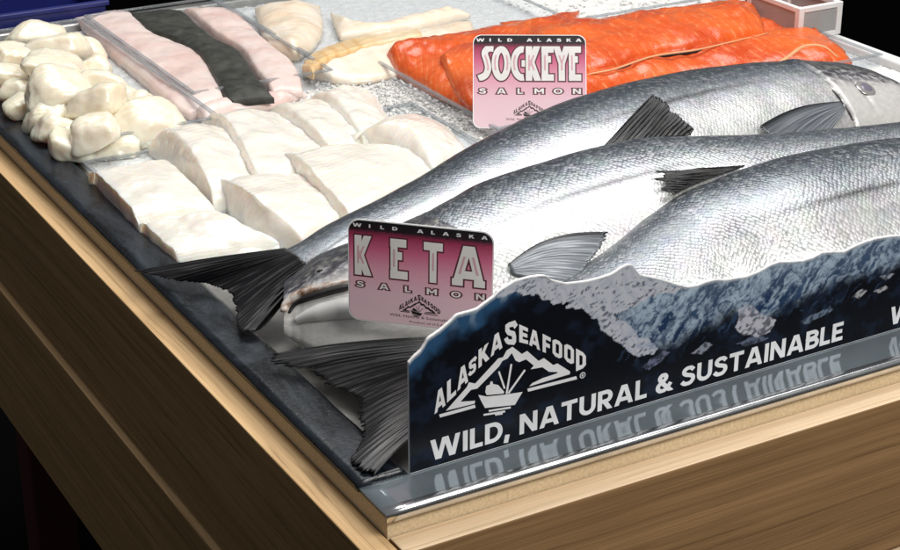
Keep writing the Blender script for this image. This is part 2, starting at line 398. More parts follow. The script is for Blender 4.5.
# value noise in numpy for the printed picture
def vnoise(x, y, seed=0):
    xi = np.floor(x).astype(np.int64); yi = np.floor(y).astype(np.int64); fx = x - xi; fy = y - yi
    fx = fx * fx * (3 - 2 * fx); fy = fy * fy * (3 - 2 * fy)
    def h(a, b):
        n = (a * 374761393 + b * 668265263 + seed * 1442695041) & 0xffffffff
        n = ((n ^ (n >> 13)) * 1274126177) & 0xffffffff
        return ((n ^ (n >> 16)) & 0xffff) / 65535.
    return (h(xi, yi) * (1 - fx) + h(xi + 1, yi) * fx) * (1 - fy) + (h(xi, yi + 1) * (1 - fx) + h(xi + 1, yi + 1) * fx) * fy
def fbm(x, y, o=5, seed=0):
    s = 0; a = .5
    for i in range(o): s = s + a * vnoise(x, y, seed + i); x = x * 2.03 + 17; y = y * 2.03 + 5; a *= .5
    return s / (1 - .5 ** o)
def inpoly(x, y, P):
    r = np.zeros(x.shape, bool); n = len(P)
    for i in range(n):
        x1, y1 = P[i]; x2, y2 = P[(i + 1) % n]
        c = (y1 > y) != (y2 > y)
        with np.errstate(divide='ignore', invalid='ignore'):
            r ^= c & (x < (x2 - x1) * (y - y1) / (y2 - y1 + 1e-15) + x1)
    return r
def sstep(a, b, x):
    t = np.clip((x - a) / (b - a), 0, 1); return t * t * (3 - 2 * t)

# ------------------------------------------------------------------ setting
mesh('floor', [(-8, -4, -.72), (8, -4, -.72), (8, 10, -.72), (-8, 10, -.72)], [(0, 1, 2, 3)], 'floor_dark', smooth=False)['kind'] = 'structure'

# ------------------------------------------------------------------ counter
XR, YB = .955, 1.17
ct = empty('wooden_counter', (0, 0, -.72), 'plank-clad wooden counter with a pale fibreboard upstand holding the fish tray', 'counter')
boxes('upstand', [(0, XR, 0, .012, -.16, -.0035), (0, .012, .0121, YB, -.16, -.0034), (.0121, XR, YB - .012, YB, -.16, -.0034), (XR - .012, XR, .0121, YB - .0121, -.16, -.0034)], 'mdf', ct)
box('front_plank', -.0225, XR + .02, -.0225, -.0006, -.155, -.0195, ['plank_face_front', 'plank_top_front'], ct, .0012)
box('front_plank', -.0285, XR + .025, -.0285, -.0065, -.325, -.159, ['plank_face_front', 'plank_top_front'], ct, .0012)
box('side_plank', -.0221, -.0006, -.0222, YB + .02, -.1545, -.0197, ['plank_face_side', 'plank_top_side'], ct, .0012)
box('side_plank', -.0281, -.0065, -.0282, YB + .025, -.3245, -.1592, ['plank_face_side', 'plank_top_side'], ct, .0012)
# butt the front boards against the side boards at the corner
for o in ct.children:
    if o.name.startswith('front_plank'):
        for v in o.data.vertices:
            if v.co.x < 0: v.co.x += .0235
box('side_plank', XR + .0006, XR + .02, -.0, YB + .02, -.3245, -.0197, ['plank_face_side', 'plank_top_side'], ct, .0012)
for (x, y) in ((.02, .02), (XR - .08, .02), (.055, YB - .075), (XR - .08, YB - .075)):
    box('leg', x, x + .055, y, y + .055, -.72, -.161, 'maroon', ct, .003)
box('base_board', .013, XR - .013, .013, YB - .013, -.165, -.155, 'black_paint', ct)
base(ct, (XR / 2, YB / 2, -.72))

# ------------------------------------------------------------------ metal tray
YL = .035
tr = empty('display_tray', (0, 0, 0), 'shallow steel display tray with a black side rim and a mirror-bright front ledge', 'tray')
# front ledge: sheet with a rolled lip
prof = [(YL, .0), (YL - .0002, .0), (.02, .0), (.0062, .0), (.0058, .0001), (.0012, .0012), (-.0012, .0012), (-.0028, .0004), (-.0034, -.0012), (-.0034, -.0068), (-.0024, -.0074), (-.0018, -.0066), (-.0018, -.0032), (YL, -.0028)]
n = 60; V = []
for i in range(n):
    x = -.002 + (XR + .002) * i / (n - 1)
    for (y, z) in prof: V.append((x, y + (BK * max(0, x - BX) + .0012 if y > YL - .001 else 0), z))
k = len(prof); fc = grid_faces(n, k, close_m=True); fc += [tuple(range(k)), tuple(range((n - 1) * k, n * k))]
mi = []
for i in range(n - 1):
    for j in range(k): mi.append(1 if 3 < j < 11 else 0)
mi += [0, 0]
mesh('front_ledge', V, fc, ['galvanised', 'lip_highlight'], tr, smooth=True, midx=mi)
box('tray_floor', .032, XR - .001, YL + .0004, YB - .001, -.0033, -.0012, 'tray_steel', tr)
# black rim: slightly raised wavy strip with a worn surface
nx, ny = 14, 260; V = []
for j in range(ny):
    y = .0355 + (YB - .037) * j / (ny - 1)
    for i in range(nx):
        x = -.0030 + .0374 * i / (nx - 1); e = min(i, nx - 1 - i)
        z = .0048 + .0006 * mnoise.noise(Vector((x * 60, y * 25, 0))) - (.0042 if e == 0 else (.0006 if e == 1 else 0))
        if i == nx - 1: x += .0008 * mnoise.noise(Vector((3, y * 40, 1)))
        V.append((x, y, z))
fc = grid_faces(ny, nx)
off = len(V); V += [(v[0], v[1], -.0030) for v in V]
fc += [tuple(q + off for q in f) for f in grid_faces(ny, nx)]
bd = [j for j in range(nx)] + [i * nx + nx - 1 for i in range(1, ny)] + [(ny - 1) * nx + j for j in range(nx - 2, -1, -1)] + [i * nx for i in range(ny - 2, 0, -1)]
for a, b in zip(bd, bd[1:] + bd[:1]): fc.append((a, b, b + off, a + off))
mesh('side_rim', V, fc, 'black_rim', tr)
box('end_rim', XR - .014, XR + .004, YL + .001, YB, -.001, .010, 'white_plastic', tr, .002)
box('back_rim', .035, XR - .015, YB - .012, YB + .003, -.001, .010, 'tray_steel', tr, .002)
base(tr, (XR / 2, YB / 2, -.0034))

# ------------------------------------------------------------------ clear trays
def clear_tray(name, x0, x1, y0, y1, h, label, z0=.0042):
    t = empty(name, (0, 0, 0), label, 'tray', 'clear acrylic trays under the fish')
    w = .0022
    box('tray_floor', x0 + w, x1 - w, y0 + w, y1 - w, z0, z0 + .0018, 'acrylic', t)
    boxes('wall', [(x0, x1, y0, y0 + w, z0, h), (x0, x1, y1 - w, y1, z0, h), (x0, x0 + w, y0 + w + .0001, y1 - w - .0001, z0, h), (x1 - w, x1, y0 + w + .0001, y1 - w - .0001, z0, h)], 'acrylic', t)
    e = .0012
    boxes('rim', [(x0 - e, x1 + e, y0 - e, y0 + w + e, h + .0002, h + .0024), (x0 - e, x1 + e, y1 - w - e, y1 + e, h + .0002, h + .0024),
                  (x0 - e, x0 + w + e, y0 + w + e + .0001, y1 - w - e - .0001, h + .0002, h + .0024), (x1 - w - e, x1 + e, y0 + w + e + .0001, y1 - w - e - .0001, h + .0002, h + .0024)], 'acrylic_edge', t, .0004)
    base(t, ((x0 + x1) / 2, (y0 + y1) / 2, z0)); return t
clear_tray('clear_tray', .038, .188, .715, 1.13, .022, 'clear tray beside the black rim holding cream chunks')
clear_tray('clear_tray', .193, .356, .80, 1.14, .022, 'clear tray holding the pink and dark-skinned fillets')
clear_tray('clear_tray', .363, .70, .858, 1.14, .018, 'clear tray holding the golden-edged white fillets at the back')
clear_tray('clear_tray', .4215, .93, .56, .852, .016, 'clear tray on ice holding the orange salmon fillets')
clear_tray('clear_tray', .0375, .40, .447, .70, .006, 'clear tray nearest the front holding the white portions')

# ------------------------------------------------------------------ ice
def ice_bed():
    V = []; Fc = []
    nx, ny = 300, 240; x0, x1, y0, y1 = .039, XR - .018, .40, YB - .02
    for j in range(ny):
        for i in range(nx):
            x = x0 + (x1 - x0) * i / (nx - 1); y = y0 + (y1 - y0) * j / (ny - 1)
            e = min(i, nx - 1 - i, j, ny - 1 - j)
            z = -.0008 if e == 0 else .0030 + .0012 * mnoise.noise(Vector((x * 260, y * 260, 5))) + .0014 * mnoise.noise(Vector((x * 90, y * 90, 0))) 
            V.append((x, y, z))
    Fc += grid_faces(ny, nx)
    bm = bmesh.new(); bmesh.ops.create_icosphere(bm, subdivisions=1, radius=1)
    iv = np.array([v.co[:] for v in bm.verts]); ifc = [[v.index for v in f.verts] for f in bm.faces]; bm.free()
    regs = [(.34, .46, .60, .86, 2000), (.04, .19, .702, .745, 600), (.40, .62, .54, .74, 1200), (.19, .42, .70, .80, 500), (.70, .93, .86, 1.1, 500)]
    for (a, b, c, d, n) in regs:
        for q in range(n):
            p = np.array([RNG.uniform(a, b), RNG.uniform(c, d), RNG.uniform(.002, .0058)])
            s = RNG.uniform(.0011, .0034) * np.array([1, RNG.uniform(.6, 1), RNG.uniform(.5, .9)])
            th = RNG.uniform(0, 6.28); rot = np.array([[math.cos(th), -math.sin(th), 0], [math.sin(th), math.cos(th), 0], [0, 0, 1]])
            vv = (iv * RNG.uniform(.7, 1.2, (len(iv), 1)) * s) @ rot.T + p
            o = len(V); V.extend(vv.tolist()); Fc.extend([[i + o for i in f] for f in ifc])
    tag(mesh('crushed_ice', V, Fc, 'ice', smooth=False), 'bed of crushed ice under and between the clear trays', 'ice', kind='stuff')
ice_bed()

# ------------------------------------------------------------------ white portions and cream chunks
def rounded_cube(n, p=5.0):
    """vertices in [-1,1]^3 on a rounded cube, with uv"""
    V = {}; vs = []; uv = []; Fc = []
    def vid(c):
        key = tuple(round(x, 5) for x in c)
        if key not in V: V[key] = len(vs); vs.append(c)
        return V[key]
    g = [math.tan(math.pi / 4 * (2 * i / n - 1) * .96) / math.tan(math.pi / 4 * .96) for i in range(n + 1)]
    for ax in range(3):
        for s in (-1, 1):
            for i in range(n):
                for j in range(n):
                    q = []
                    for (a, b) in ((i, j), (i + 1, j), (i + 1, j + 1), (i, j + 1)):
                        c = [0, 0, 0]; c[ax] = s; c[(ax + 1) % 3] = g[a]; c[(ax + 2) % 3] = g[b]; q.append(vid(tuple(c)))
                    Fc.append(q)
    A = np.array(vs)
    L = (np.abs(A) ** p).sum(1) ** (1 / p)
    return A / L[:, None], Fc
def trilinear(Q, top, bot):
    """top/bot: 4 corners [(-1,-1),(1,-1),(1,1),(-1,1)]"""
    u = (Q[:, 0:1] + 1) / 2; v = (Q[:, 1:2] + 1) / 2; w = (Q[:, 2:3] + 1) / 2
    def bl(c): return c[0] * (1 - u) * (1 - v) + c[1] * u * (1 - v) + c[2] * u * v + c[3] * (1 - u) * v
    return bl(np.array(bot)) * (1 - w) + bl(np.array(top)) * w
def portion(label, foot, ridge, far, seed=0, n=46, m=52, amp=.0016):
    a, r, e = [resample([W(*p) for p in q], n) for q in (foot, ridge, far)]
    def ext(P): return np.array([P[0] * (1 - k) + P[-1] * k for k in (0.,)])
    for P in (a, r, e):
        d0, d1 = (P[0] - P[4]), (P[-1] - P[-5]); L0 = np.linalg.norm(P[-1] - P[0]); d0[2] = d1[2] = 0
        u = np.linspace(1, 0, n)[:, None]; P += (d0 / np.linalg.norm(d0) * u ** 3 + d1 / np.linalg.norm(d1) * (1 - u) ** 3) * L0 * .055
    ex = (e - r) * .16; ex[:, 2] = -.003; e = e + ex
    V = []; uv = []
    ft = .40
    for i in range(n):
        t = i / (n - 1); end = min(1., (min(t, 1 - t) + .004) / .15); end = math.sqrt(1 - (1 - end) ** 2)
        for j in range(m):
            v = j / (m - 1)
            if v < ft:
                k = v / ft; k1 = math.sin(k * math.pi / 2); k2 = 1 - math.cos(k * math.pi / 2)
                xy = a[i] + (r[i] - a[i]) * (.55 * k2 + .45 * k); z = a[i][2] + (r[i][2] - a[i][2]) * k1 ** .9
            else:
                k = (v - ft) / (1 - ft); xy = r[i] + (e[i] - r[i]) * k
                z = r[i][2] + (e[i][2] - r[i][2]) * (k ** 1.5) + .0035 * math.sin(math.pi * k)
                z *= 1 if k < .86 else math.sqrt(max(0, 1 - ((k - .86) / .14) ** 2)) * .85 + .15
            z = max(.003, .003 + (z - .003) * end)
            p = np.array([xy[0], xy[1], z])
            c = (a[i] + e[i]) / 2; mid = (a[n // 2] + e[n // 2]) / 2
            s = Vector((xy[0] * 40 + seed * 9.1, xy[1] * 40, z * 40))
            d = amp * 1.5 * mnoise.noise(s) + amp * .6 * mnoise.noise(s * 3.0)
            p[2] = max(.0028, p[2] + d * end)
            p[:2] += .0016 * np.array([mnoise.noise(s * 1.7 + Vector((5, 0, 0))), mnoise.noise(s * 1.7 + Vector((0, 7, 0)))])
            V.append(p); uv.append((t * (3.2 if seed < 3 else 2.2) + .25 * v + seed * .37, v * 3))
    fc = grid_faces(n, m); off = len(V)
    V += [np.array([p[0], p[1], .0024]) for p in V]; uv += uv
    fc += [tuple(x + off for x in f) for f in grid_faces(n, m)]
    bd = [j for j in range(m)] + [i * m + m - 1 for i in range(1, n)] + [(n - 1) * m + j for j in range(m - 2, -1, -1)] + [i * m for i in range(n - 2, 0, -1)]
    for x, y in zip(bd, bd[1:] + bd[:1]): fc.append((x, y, y + off, x + off))
    return tag(mesh('fish_portion', V, fc, 'white_fish', None, uv=uv), label, 'fish portion', 'white fish portions in the clear tray')
PORT = [
 ('white portion with fine flake lines, lying against the black rim', [(89,178,.004),(112,205,.004),(138,231,.004)], [(91,170,.022),(115,190,.024),(137,215,.018)], [(162,155,.028),(186,178,.028),(210,208,.018)]),
 ('white portion at the front corner, beside the tip of the black tail', [(138,230,.004),(158,247,.004),(176,261,.004)], [(142,222,.016),(160,237,.014),(178,257,.008)], [(210,202,.032),(244,222,.026),(280,242,.014)]),
 ('white portion standing on a tall curved edge behind the flake-lined one', [(148,152,.006),(178,174,.006),(206,200,.006)], [(168,125,.038),(188,142,.040),(211,187,.028)], [(230,128,.022),(246,156,.020),(260,188,.016)]),
 ('white portion with a rolled left end, right behind the cream chunks', [(202,124,.008),(226,152,.008),(250,190,.008)], [(221,110,.036),(240,136,.036),(262,186,.026)], [(272,111,.022),(306,134,.020),(344,158,.014)]),
 ('small white portion with a humped top, below the dark skin', [(264,118,.008),(290,137,.008),(320,162,.008)], [(290,100,.034),(313,124,.034),(337,155,.024)], [(326,102,.020),(348,120,.020),(370,143,.014)]),
 ('white portion at the back nearest the clear corner of the pink fillet tray', [(307,107,.008),(331,124,.008),(353,147,.008)], [(324,87,.034),(346,107,.032),(363,138,.024)], [(366,89,.012),(380,108,.012),(394,130,.012)]),
 ('front-row white portion with a bright rounded ridge', [(206,194,.006),(237,218,.006),(270,248,.006)], [(224,177,.032),(257,197,.036),(302,234,.024)], [(302,173,.022),(328,194,.020),(356,220,.014)]),
 ('white portion in the middle with a steep cut left face', [(270,170,.006),(300,194,.006),(332,230,.006)], [(295,149,.036),(317,175,.038),(353,216,.028)], [(390,144,.022),(414,158,.020),(440,178,.014)]),
 ('long arched white portion nearest the back of the silver salmon', [(334,150,.006),(382,156,.006),(430,184,.006)], [(352,138,.026),(386,123,.036),(414,128,.036),(437,164,.024)], [(400,117,.010),(440,126,.010),(466,152,.010)]),
]
for i, p in enumerate(PORT): portion(*p, seed=i + 1)

RS, RSF = rounded_cube(22, 3.7)
CH = [ # px, py, w, h, z, rot, label
 (53,67,58,25,.046,.1,'broad cream chunk on top of the pile, behind the tall one'),
 (60,90,55,36,.044,.5,'tall cream chunk with a lined top, near the middle of the pile'),
 (96,104,54,32,.040,-.4,'cream chunk with a torn right side, right of the tall one'),
 (97,131,48,30,.034,.0,'square-faced cream chunk at the front of the pile'),
 (150,119,57,33,.030,.5,'long rounded cream chunk at the front right of the pile'),
 (104,83,44,24,.034,.1,'low cream chunk behind the torn one'),
 (117,95,40,20,.026,-.2,'half-hidden cream chunk between the torn one and the tray edge'),
 (138,106,28,22,.022,.3,'small cream chunk behind the long rounded one'),
 (57,49,60,26,.036,-.1,'wide cream chunk at the back of the pile'),
 (13,58,40,28,.036,.5,'cream chunk at the back left beside the rim'),
 (2,78,36,28,.030,.2,'cream chunk cut by the left edge of the view'),
 (17,90,32,22,.026,-.3,'small cream chunk left of the tall one, above the rim'),
 (22,106,30,20,.018,.4,'cream chunk wedged low against the rim'),
 (47,115,40,26,.024,-.2,'smooth cream chunk in front of the tall one'),
 (60,130,40,26,.018,.3,'cream chunk left of the square-faced one'),
 (76,147,46,26,.014,-.1,'lowest cream chunk at the front, touching the rim'),
 (113,146,46,20,.012,.2,'flat cream chunk under the square-faced one'),
 (92,68,30,18,.026,.0,'small pale chunk behind the low one'),
 (140,137,32,20,.014,-.4,'cream chunk under the long rounded one'),
 (86,50,34,24,.024,.3,'cream chunk against the tray wall at the back right'),
 (38,33,46,22,.026,.6,'cream chunk at the very back of the pile'),
]
for i, (px, py, w, h, z, rot, lab) in enumerate(CH):
    c = W(px, py, z * .86); dep = np.linalg.norm(c - CAM); mpp = dep / F
    rx = w * mpp * .56; ry = w * mpp * .50; rz = max(h * mpp * .50, .011)
    a = Matrix.Rotation(rot + math.radians(-28), 3, 'Z') @ Matrix.Rotation(.35 * math.sin(i * 2.1), 3, 'X') @ Matrix.Rotation(.35 * math.cos(i * 1.3), 3, 'Y')
    a = np.array(a); B0 = RS.copy(); rg = np.random.default_rng(40 + i)
    # wedge-like cuts: taper and shear each block
    B0[:, 0] *= 1 + rg.uniform(-.30, .05) * B0[:, 2]; B0[:, 1] *= 1 + rg.uniform(-.30, .10) * B0[:, 2]; B0[:, 2] *= 1 + rg.uniform(-.35, .35) * B0[:, 0]
    B0[:, 0] += rg.uniform(-.25, .25) * B0[:, 2] + rg.uniform(-.2, .2) * B0[:, 1]
    for q in range(2):
        nn = rg.normal(size=3); nn[2] = abs(nn[2]); nn /= np.linalg.norm(nn); dd = B0 @ nn; lim = rg.uniform(.62, .85); over = np.maximum(dd - lim, 0); B0 = B0 - np.outer(over * .5, nn)
    P = (B0 * np.array([rx, ry, rz])) @ a.T
    for q in range(len(P)):
        s = Vector(P[q] * 60 + i * 3.7); nn = P[q] / (np.linalg.norm(P[q]) + 1e-9)
        P[q] += nn * (mnoise.noise(s) * .0022 + mnoise.noise(s * 2.7) * .0008 + .0004 * math.sin(RS[q, 1] * 26 + 2 * mnoise.noise(s)))
    P = P + c
    P[:, 2] = np.maximum(P[:, 2], .004)
    uv = np.stack([RS[:, 0] * .5 + i * .37, RS[:, 1] * .5 + RS[:, 2] * .3], 1)
    tag(mesh('seafood_chunk', P, RSF, 'cream_flesh', None, uv=uv), lab, 'seafood chunk', 'cream seafood chunks in the corner tray')

# ------------------------------------------------------------------ fillets (lofted between two traced edges)
def fillet(name, label, A, B, h, mat, cat='fillet', group=None, zA=.006, zB=.006, n=70, m=26, amp=.0022, seed=0, parent=None, prof=.55, skew=0., thick=None):
    """A and B: the two long edges in pixels; the crown rises h above them"""
    A = [W(*p) if len(p) == 3 else W(p[0], p[1], zA) for p in A]; B = [W(*p) if len(p) == 3 else W(p[0], p[1], zB) for p in B]
    a = resample(A, n); b = resample(B, n); V = []; uv = []
    for i in range(n):
        endk = min(1., (min(i, n - 1 - i) + .15) / (n * .09)) ** .5
        for j in range(m):
            v = j / (m - 1); p = a[i] * (1 - v) + b[i] * v
            vv = v ** (1 + skew) if skew >= 0 else 1 - (1 - v) ** (1 - skew)
            s = Vector(p * 30 + seed * 5.1)
            dome = max(0., math.sin(math.pi * vv)) ** prof
            p = p + np.array([0, 0, h * dome * endk + amp * dome * (1.4 * mnoise.noise(s) + .7 * mnoise.noise(s * 3.3))])
            if j in (0, m - 1) or i in (0, n - 1):
                p[:2] += .0018 * np.array([mnoise.noise(s * 3 + Vector((9, 0, 0))), mnoise.noise(s * 3 + Vector((0, 9, 0)))])
            V.append(p); uv.append((i / n * np.linalg.norm(a[-1] - a[0]) * 8 + seed * .3, v))
    fc = grid_faces(n, m); off = len(V)
    th = thick if thick else .006
    for q in range(off):
        p = V[q].copy(); i, j = divmod(q, m)
        zb = (a[i] * (1 - j / (m - 1)) + b[i] * j / (m - 1))[2] - th
        V.append(np.array([p[0], p[1], max(zb, .0045)])); uv.append(uv[q])
    fc += [tuple(x + off for x in f) for f in grid_faces(n, m)]
    bd = [j for j in range(m)] + [i * m + m - 1 for i in range(1, n)] + [(n - 1) * m + j for j in range(m - 2, -1, -1)] + [i * m for i in range(n - 2, 0, -1)]
    for x, y in zip(bd, bd[1:] + bd[:1]): fc.append((x, y, y + off, x + off))
    o = mesh(name, V, fc, mat, parent, uv=uv)
    if label: tag(o, label, cat, group)
    return o
# pale pink fillets and the dark-skinned one
GP = 'fillets in the pink fillet tray'
fillet('fish_fillet', 'broad pale pink fillet left of the dark-skinned one',
       [(74,18),(95,41),(120,62),(146,84),(172,108),(190,116)], [(128,12),(150,35),(185,50),(203,62),(215,82),(227,106)], .011, 'pink_fillet', group=GP, zA=.010, zB=.014, seed=1, skew=.35, prof=.20, amp=.0018)
fillet('fish_fillet', 'dark-skinned fillet lying skin side up between two pink ones',
       [(128,14),(150,33),(176,42),(199,57),(212,76),(226,98),(232,101)], [(180,10),(204,32),(220,44),(240,54),(252,72),(262,85),(274,98)], .008, 'dark_skin', group=GP, zA=.020, zB=.020, seed=2, prof=.3)
fillet('fish_fillet', 'narrow pale pink fillet right of the dark-skinned one',
       [(184,10),(206,31),(224,44),(243,56),(256,76),(273,95)], [(236,12),(261,40),(276,53),(292,66),(300,80),(303,92)], .012, 'pink_fillet', group=GP, zA=.014, zB=.014, seed=3, skew=-.2, prof=.20, amp=.0016)
fillet('fish_fillet', 'low pink fillet end lying under the dark skin',
       [(190,112),(222,104),(250,98),(280,94)], [(206,122),(232,114),(268,108),(306,95)], .010, 'pink_fillet', group=GP, zA=.010, zB=.008, seed=4)
# toasted white fillets
GT = 'golden-edged white fillets at the back'
fillet('fish_fillet', 'small toasted fillet end behind the clear tray corner',
       [(255,8),(262,34),(272,48),(290,56)], [(320,6),(322,28),(316,42),(298,56)], .014, 'toasted_fillet', group=GT, zA=.012, zB=.012, seed=5)
f = fillet('fish_fillet', 'large white fillet with a golden rim, left of the orange salmon',
       [(303,66),(312,55),(340,43),(372,37),(420,31),(470,20)], [(309,76),(340,82),(372,80),(400,74),(440,64),(480,50)], .010, 'toasted_fillet', group=GT, zA=.016, zB=.008, seed=6)
fillet('golden_rim', None, [(302,67),(311,55),(340,42),(372,35),(420,29)], [(312,71),(322,61),(345,51),(375,43),(422,35)],   .0022, 'golden_edge', zA=.018, zB=.0262, seed=7, parent=f, n=60, m=18, prof=.45, thick=.010)
fillet('fish_fillet', 'pale fillet at the far back behind the golden-rimmed one',
       [(330,12),(350,27),(390,24),(450,10)], [(340,36),(380,34),(420,28),(470,14)], .010, 'toasted_fillet', group=GT, zA=.012, zB=.012, seed=8)
# red salmon fillets
GS = 'orange salmon fillets on ice'
f = fillet('salmon_fillet', 'orange salmon fillet whose pointed tail end pokes out left of the pink sockeye sign',
       [(385,63,.012),(402,52,.016),(430,42,.020),(470,33,.022),(520,24,.022),(580,10,.02)], [(386,64,.010),(398,72,.012),(420,84,.012),(446,97,.014),(475,106,.014),(540,104,.014)], .018, 'red_salmon', 'fillet', GS, zA=.018, zB=.014, seed=11, amp=.004)
fillet('flap', None, [(441,56),(456,48),(474,42),(500,40)], [(446,82),(456,95),(472,106),(500,108)], .012, 'red_salmon', zA=.036, zB=.018, seed=12, parent=f, n=40, m=20)
f = fillet('salmon_fillet', 'upper orange salmon fillet running right from behind the sockeye sign',
       [(500,22),(585,24),(640,18),(700,10),(752,4)], [(560,86),(586,75),(614,69),(654,56),(700,49),(766,33)], .022, 'red_salmon', 'fillet', GS, zA=.022, zB=.026, seed=13, amp=.004)
tube('skin_edge', [W(555,88,.020), W(586,77,.024), W(614,71,.026), W(654,58,.027), W(700,51,.027), W(768,35,.026)], [.0010, .0022, .0026, .0026, .0022, .001], 'mouth_dark', f, n=60, flat=.8)
tube('fat_line', [W(555,86,.024), W(586,75,.029), W(614,69,.031), W(654,56,.032), W(700,49,.032), W(768,33,.030)], [.0006, .0011, .0013, .0012, .0011, .0006], 'salmon_fat', f, n=60, flat=.8)
f = fillet('salmon_fillet', 'lower orange salmon fillet just above the back of the first salmon',
       [(545,84),(586,77),(614,71),(654,58),(700,50),(770,34),(822,34)], [(560,112),(588,100),(640,88),(700,78),(760,70),(815,66),(852,62)], .018, 'red_salmon', 'fillet', GS, zA=.012, zB=.010, seed=14, amp=.003)
tube('fat_line', [W(766,70,.026), W(786,58,.032), W(804,46,.034), W(823,46,.032), W(838,57,.022)], [.0012, .0022, .0026, .002, .001], 'salmon_fat', f, n=30, flat=.6)
fillet('salmon_fillet', 'orange salmon fillet at the back right beside the white tub',
       [(700,6),(752,12),(790,20),(815,30)], [(690,36),(740,38),(790,40),(824,44)], .014, 'red_salmon', 'fillet', GS, zA=.010, zB=.010, seed=15, amp=.003)

# ------------------------------------------------------------------ whole salmon
class Fish: pass
TS = np.array([0, .02, .06, .15, .28, .42, .55, .68, .78, .86, .92, .96, .985, 1.])
PA = np.array([.34, .40, .42, .53, .74, .92, 1., .97, .89, .72, .55, .40, .27, .10])
PH = np.array([.34, .40, .42, .53, .74, .92, 1., .97, .90, .79, .69, .58, .45, .24])
PB = np.array([.05, .24, .34, .50, .78, .97, 1., 1., .96, .82, .64, .48, .34, .12])
def smooth_interp(t, xs, ys):
    return np.array([np.interp(np.clip(t + o, 0, 1), xs, ys) for o in (-.02, -.01, 0, .01, .02)]).mean(0)
def salmon(label, sil, zc, amax, bmax, tilt, N=420, Mr=96, pa=PA, back=0., ymin=None, nose=None, gs=0., tn=.77, scl=1.):
    fo = Fish()
    root = empty('whole_salmon', (0, 0, 0), label, 'salmon', 'whole salmon lying in the tray')
    sx = resample([(x, y, 0) for x, y in sil], 900)[:, :2]
    tz = np.linspace(0, 1, 900)
    Wp = np.array([W(p[0], p[1], float(np.interp(t, [0, .5, 1], zc))) for p, t in zip(sx, tz)])
    ln = np.concatenate([[0], np.cumsum(np.linalg.norm(np.diff(Wp, axis=0), axis=1))]); tt = ln / ln[-1]
    ts = np.linspace(0, 1, N)
    # pack stations closer at the nose
    ts = np.concatenate([np.linspace(0, .9, int(N * .82), endpoint=False), np.linspace(.9, 1, N - int(N * .82))])
    px = np.stack([np.interp(ts, tt, sx[:, 0]), np.interp(ts, tt, sx[:, 1])], 1)
    wc = np.stack([np.interp(ts, tt, Wp[:, k]) for k in range(3)], 1)
    ker = np.ones(31) / 31
    wp = np.stack([np.convolve(np.pad(wc[:, k], 15, mode='edge'), ker, 'valid') for k in range(3)], 1)
    T = np.gradient(wp[:, :2], axis=0); T /= np.linalg.norm(T, axis=1)[:, None]
    T = np.stack([np.convolve(np.pad(T[:, k], 40, mode='edge'), np.ones(81) / 81, 'valid') for k in range(2)], 1); T /= np.linalg.norm(T, axis=1)[:, None]
    a = smooth_interp(ts, TS, pa) * amax; b = smooth_interp(ts, TS, PB) * bmax
    Z = np.array([0, 0, 1.]); C = np.zeros((N, 3)); Dv = np.zeros((N, 3)); Lv = np.zeros((N, 3))
    for i in range(N):
        hx, hy = -T[i, 1], T[i, 0]
        if hy < 0: hx, hy = -hx, -hy
        h = np.array([hx, hy, 0]); Dv[i] = math.cos(tilt) * h + math.sin(tilt) * Z; Lv[i] = math.cos(tilt) * Z - math.sin(tilt) * h
        r = ray(*px[i]); vD = r @ Dv[i]; vL = r @ Lv[i]; nD, nL = -vL, vD
        q = math.sqrt(a[i] ** 2 * nD ** 2 + b[i] ** 2 * nL ** 2); off = (a[i] ** 2 * nD * Dv[i] + b[i] ** 2 * nL * Lv[i]) / q
        z = float(np.interp(ts[i], [0, .5, 1], zc)); t = (z + off[2] - CAM[2]) / r[2]; C[i] = CAM + r * t - off
    C = np.stack([np.convolve(np.pad(C[:, k], 6, mode='edge'), np.ones(13) / 13, 'valid') for k in range(3)], 1)
    if nose is not None:
        k = int(np.searchsorted(ts, tn)); N0 = W(*nose); p0 = C[k]; tg = C[k] - C[k - 40]; tg = tg / np.linalg.norm(tg); dist = np.linalg.norm(N0 - p0)
        for i in range(k, N):
            u = (ts[i] - tn) / (1 - tn); h1 = 2*u**3-3*u**2+1; h2 = u**3-2*u**2+u; h3 = 1 - h1; h4 = u**3-u**2
            C[i] = h1 * p0 + h2 * tg * dist + h3 * N0 + h4 * (N0 - p0)
        T2 = np.gradient(C, axis=0); hd = int(N * .07)
        for i in range(N):
            d2 = T2[max(0, i - hd):i + hd + 1, :2].sum(0); d2 /= np.linalg.norm(d2); hx, hy = -d2[1], d2[0]
            if hy < 0: hx, hy = -hx, -hy
            h = np.array([hx, hy, 0]); Dv[i] = math.cos(tilt) * h + math.sin(tilt) * Z; Lv[i] = math.cos(tilt) * Z - math.sin(tilt) * h
    fo.C, fo.D, fo.L, fo.ts, fo.a, fo.b, fo.root = C, Dv, Lv, ts, a, b, root
    ph = np.linspace(0, 2 * math.pi, Mr, endpoint=False)
    cs, sn = np.cos(ph), np.sin(ph)
    TT, CS = np.meshgrid(ts, cs, indexing='ij'); SN = np.meshgrid(ts, sn, indexing='ij')[1]
    # gill cover: raised plate that ends in a curved edge
    top = (.795 + .055 * np.abs(CS + .12) ** 2.2) if not gs else .836 + gs * np.clip(.75 - CS, 0, 2) ** 1.3
    d = TT - top
    plate = np.where(d > 0, np.exp(-d / .035), 0) * sstep(-.0005, .0025, d) * sstep(-.98, -.6, CS) * (1 - sstep(.55, .9, CS))
    cheek = np.exp(-((TT - top - .05) / .006) ** 2) * sstep(-.9, -.3, CS) * (1 - sstep(.3, .6, CS))
    brow = np.exp(-((TT - .935) / .018) ** 2 - ((CS - .45) / .16) ** 2)
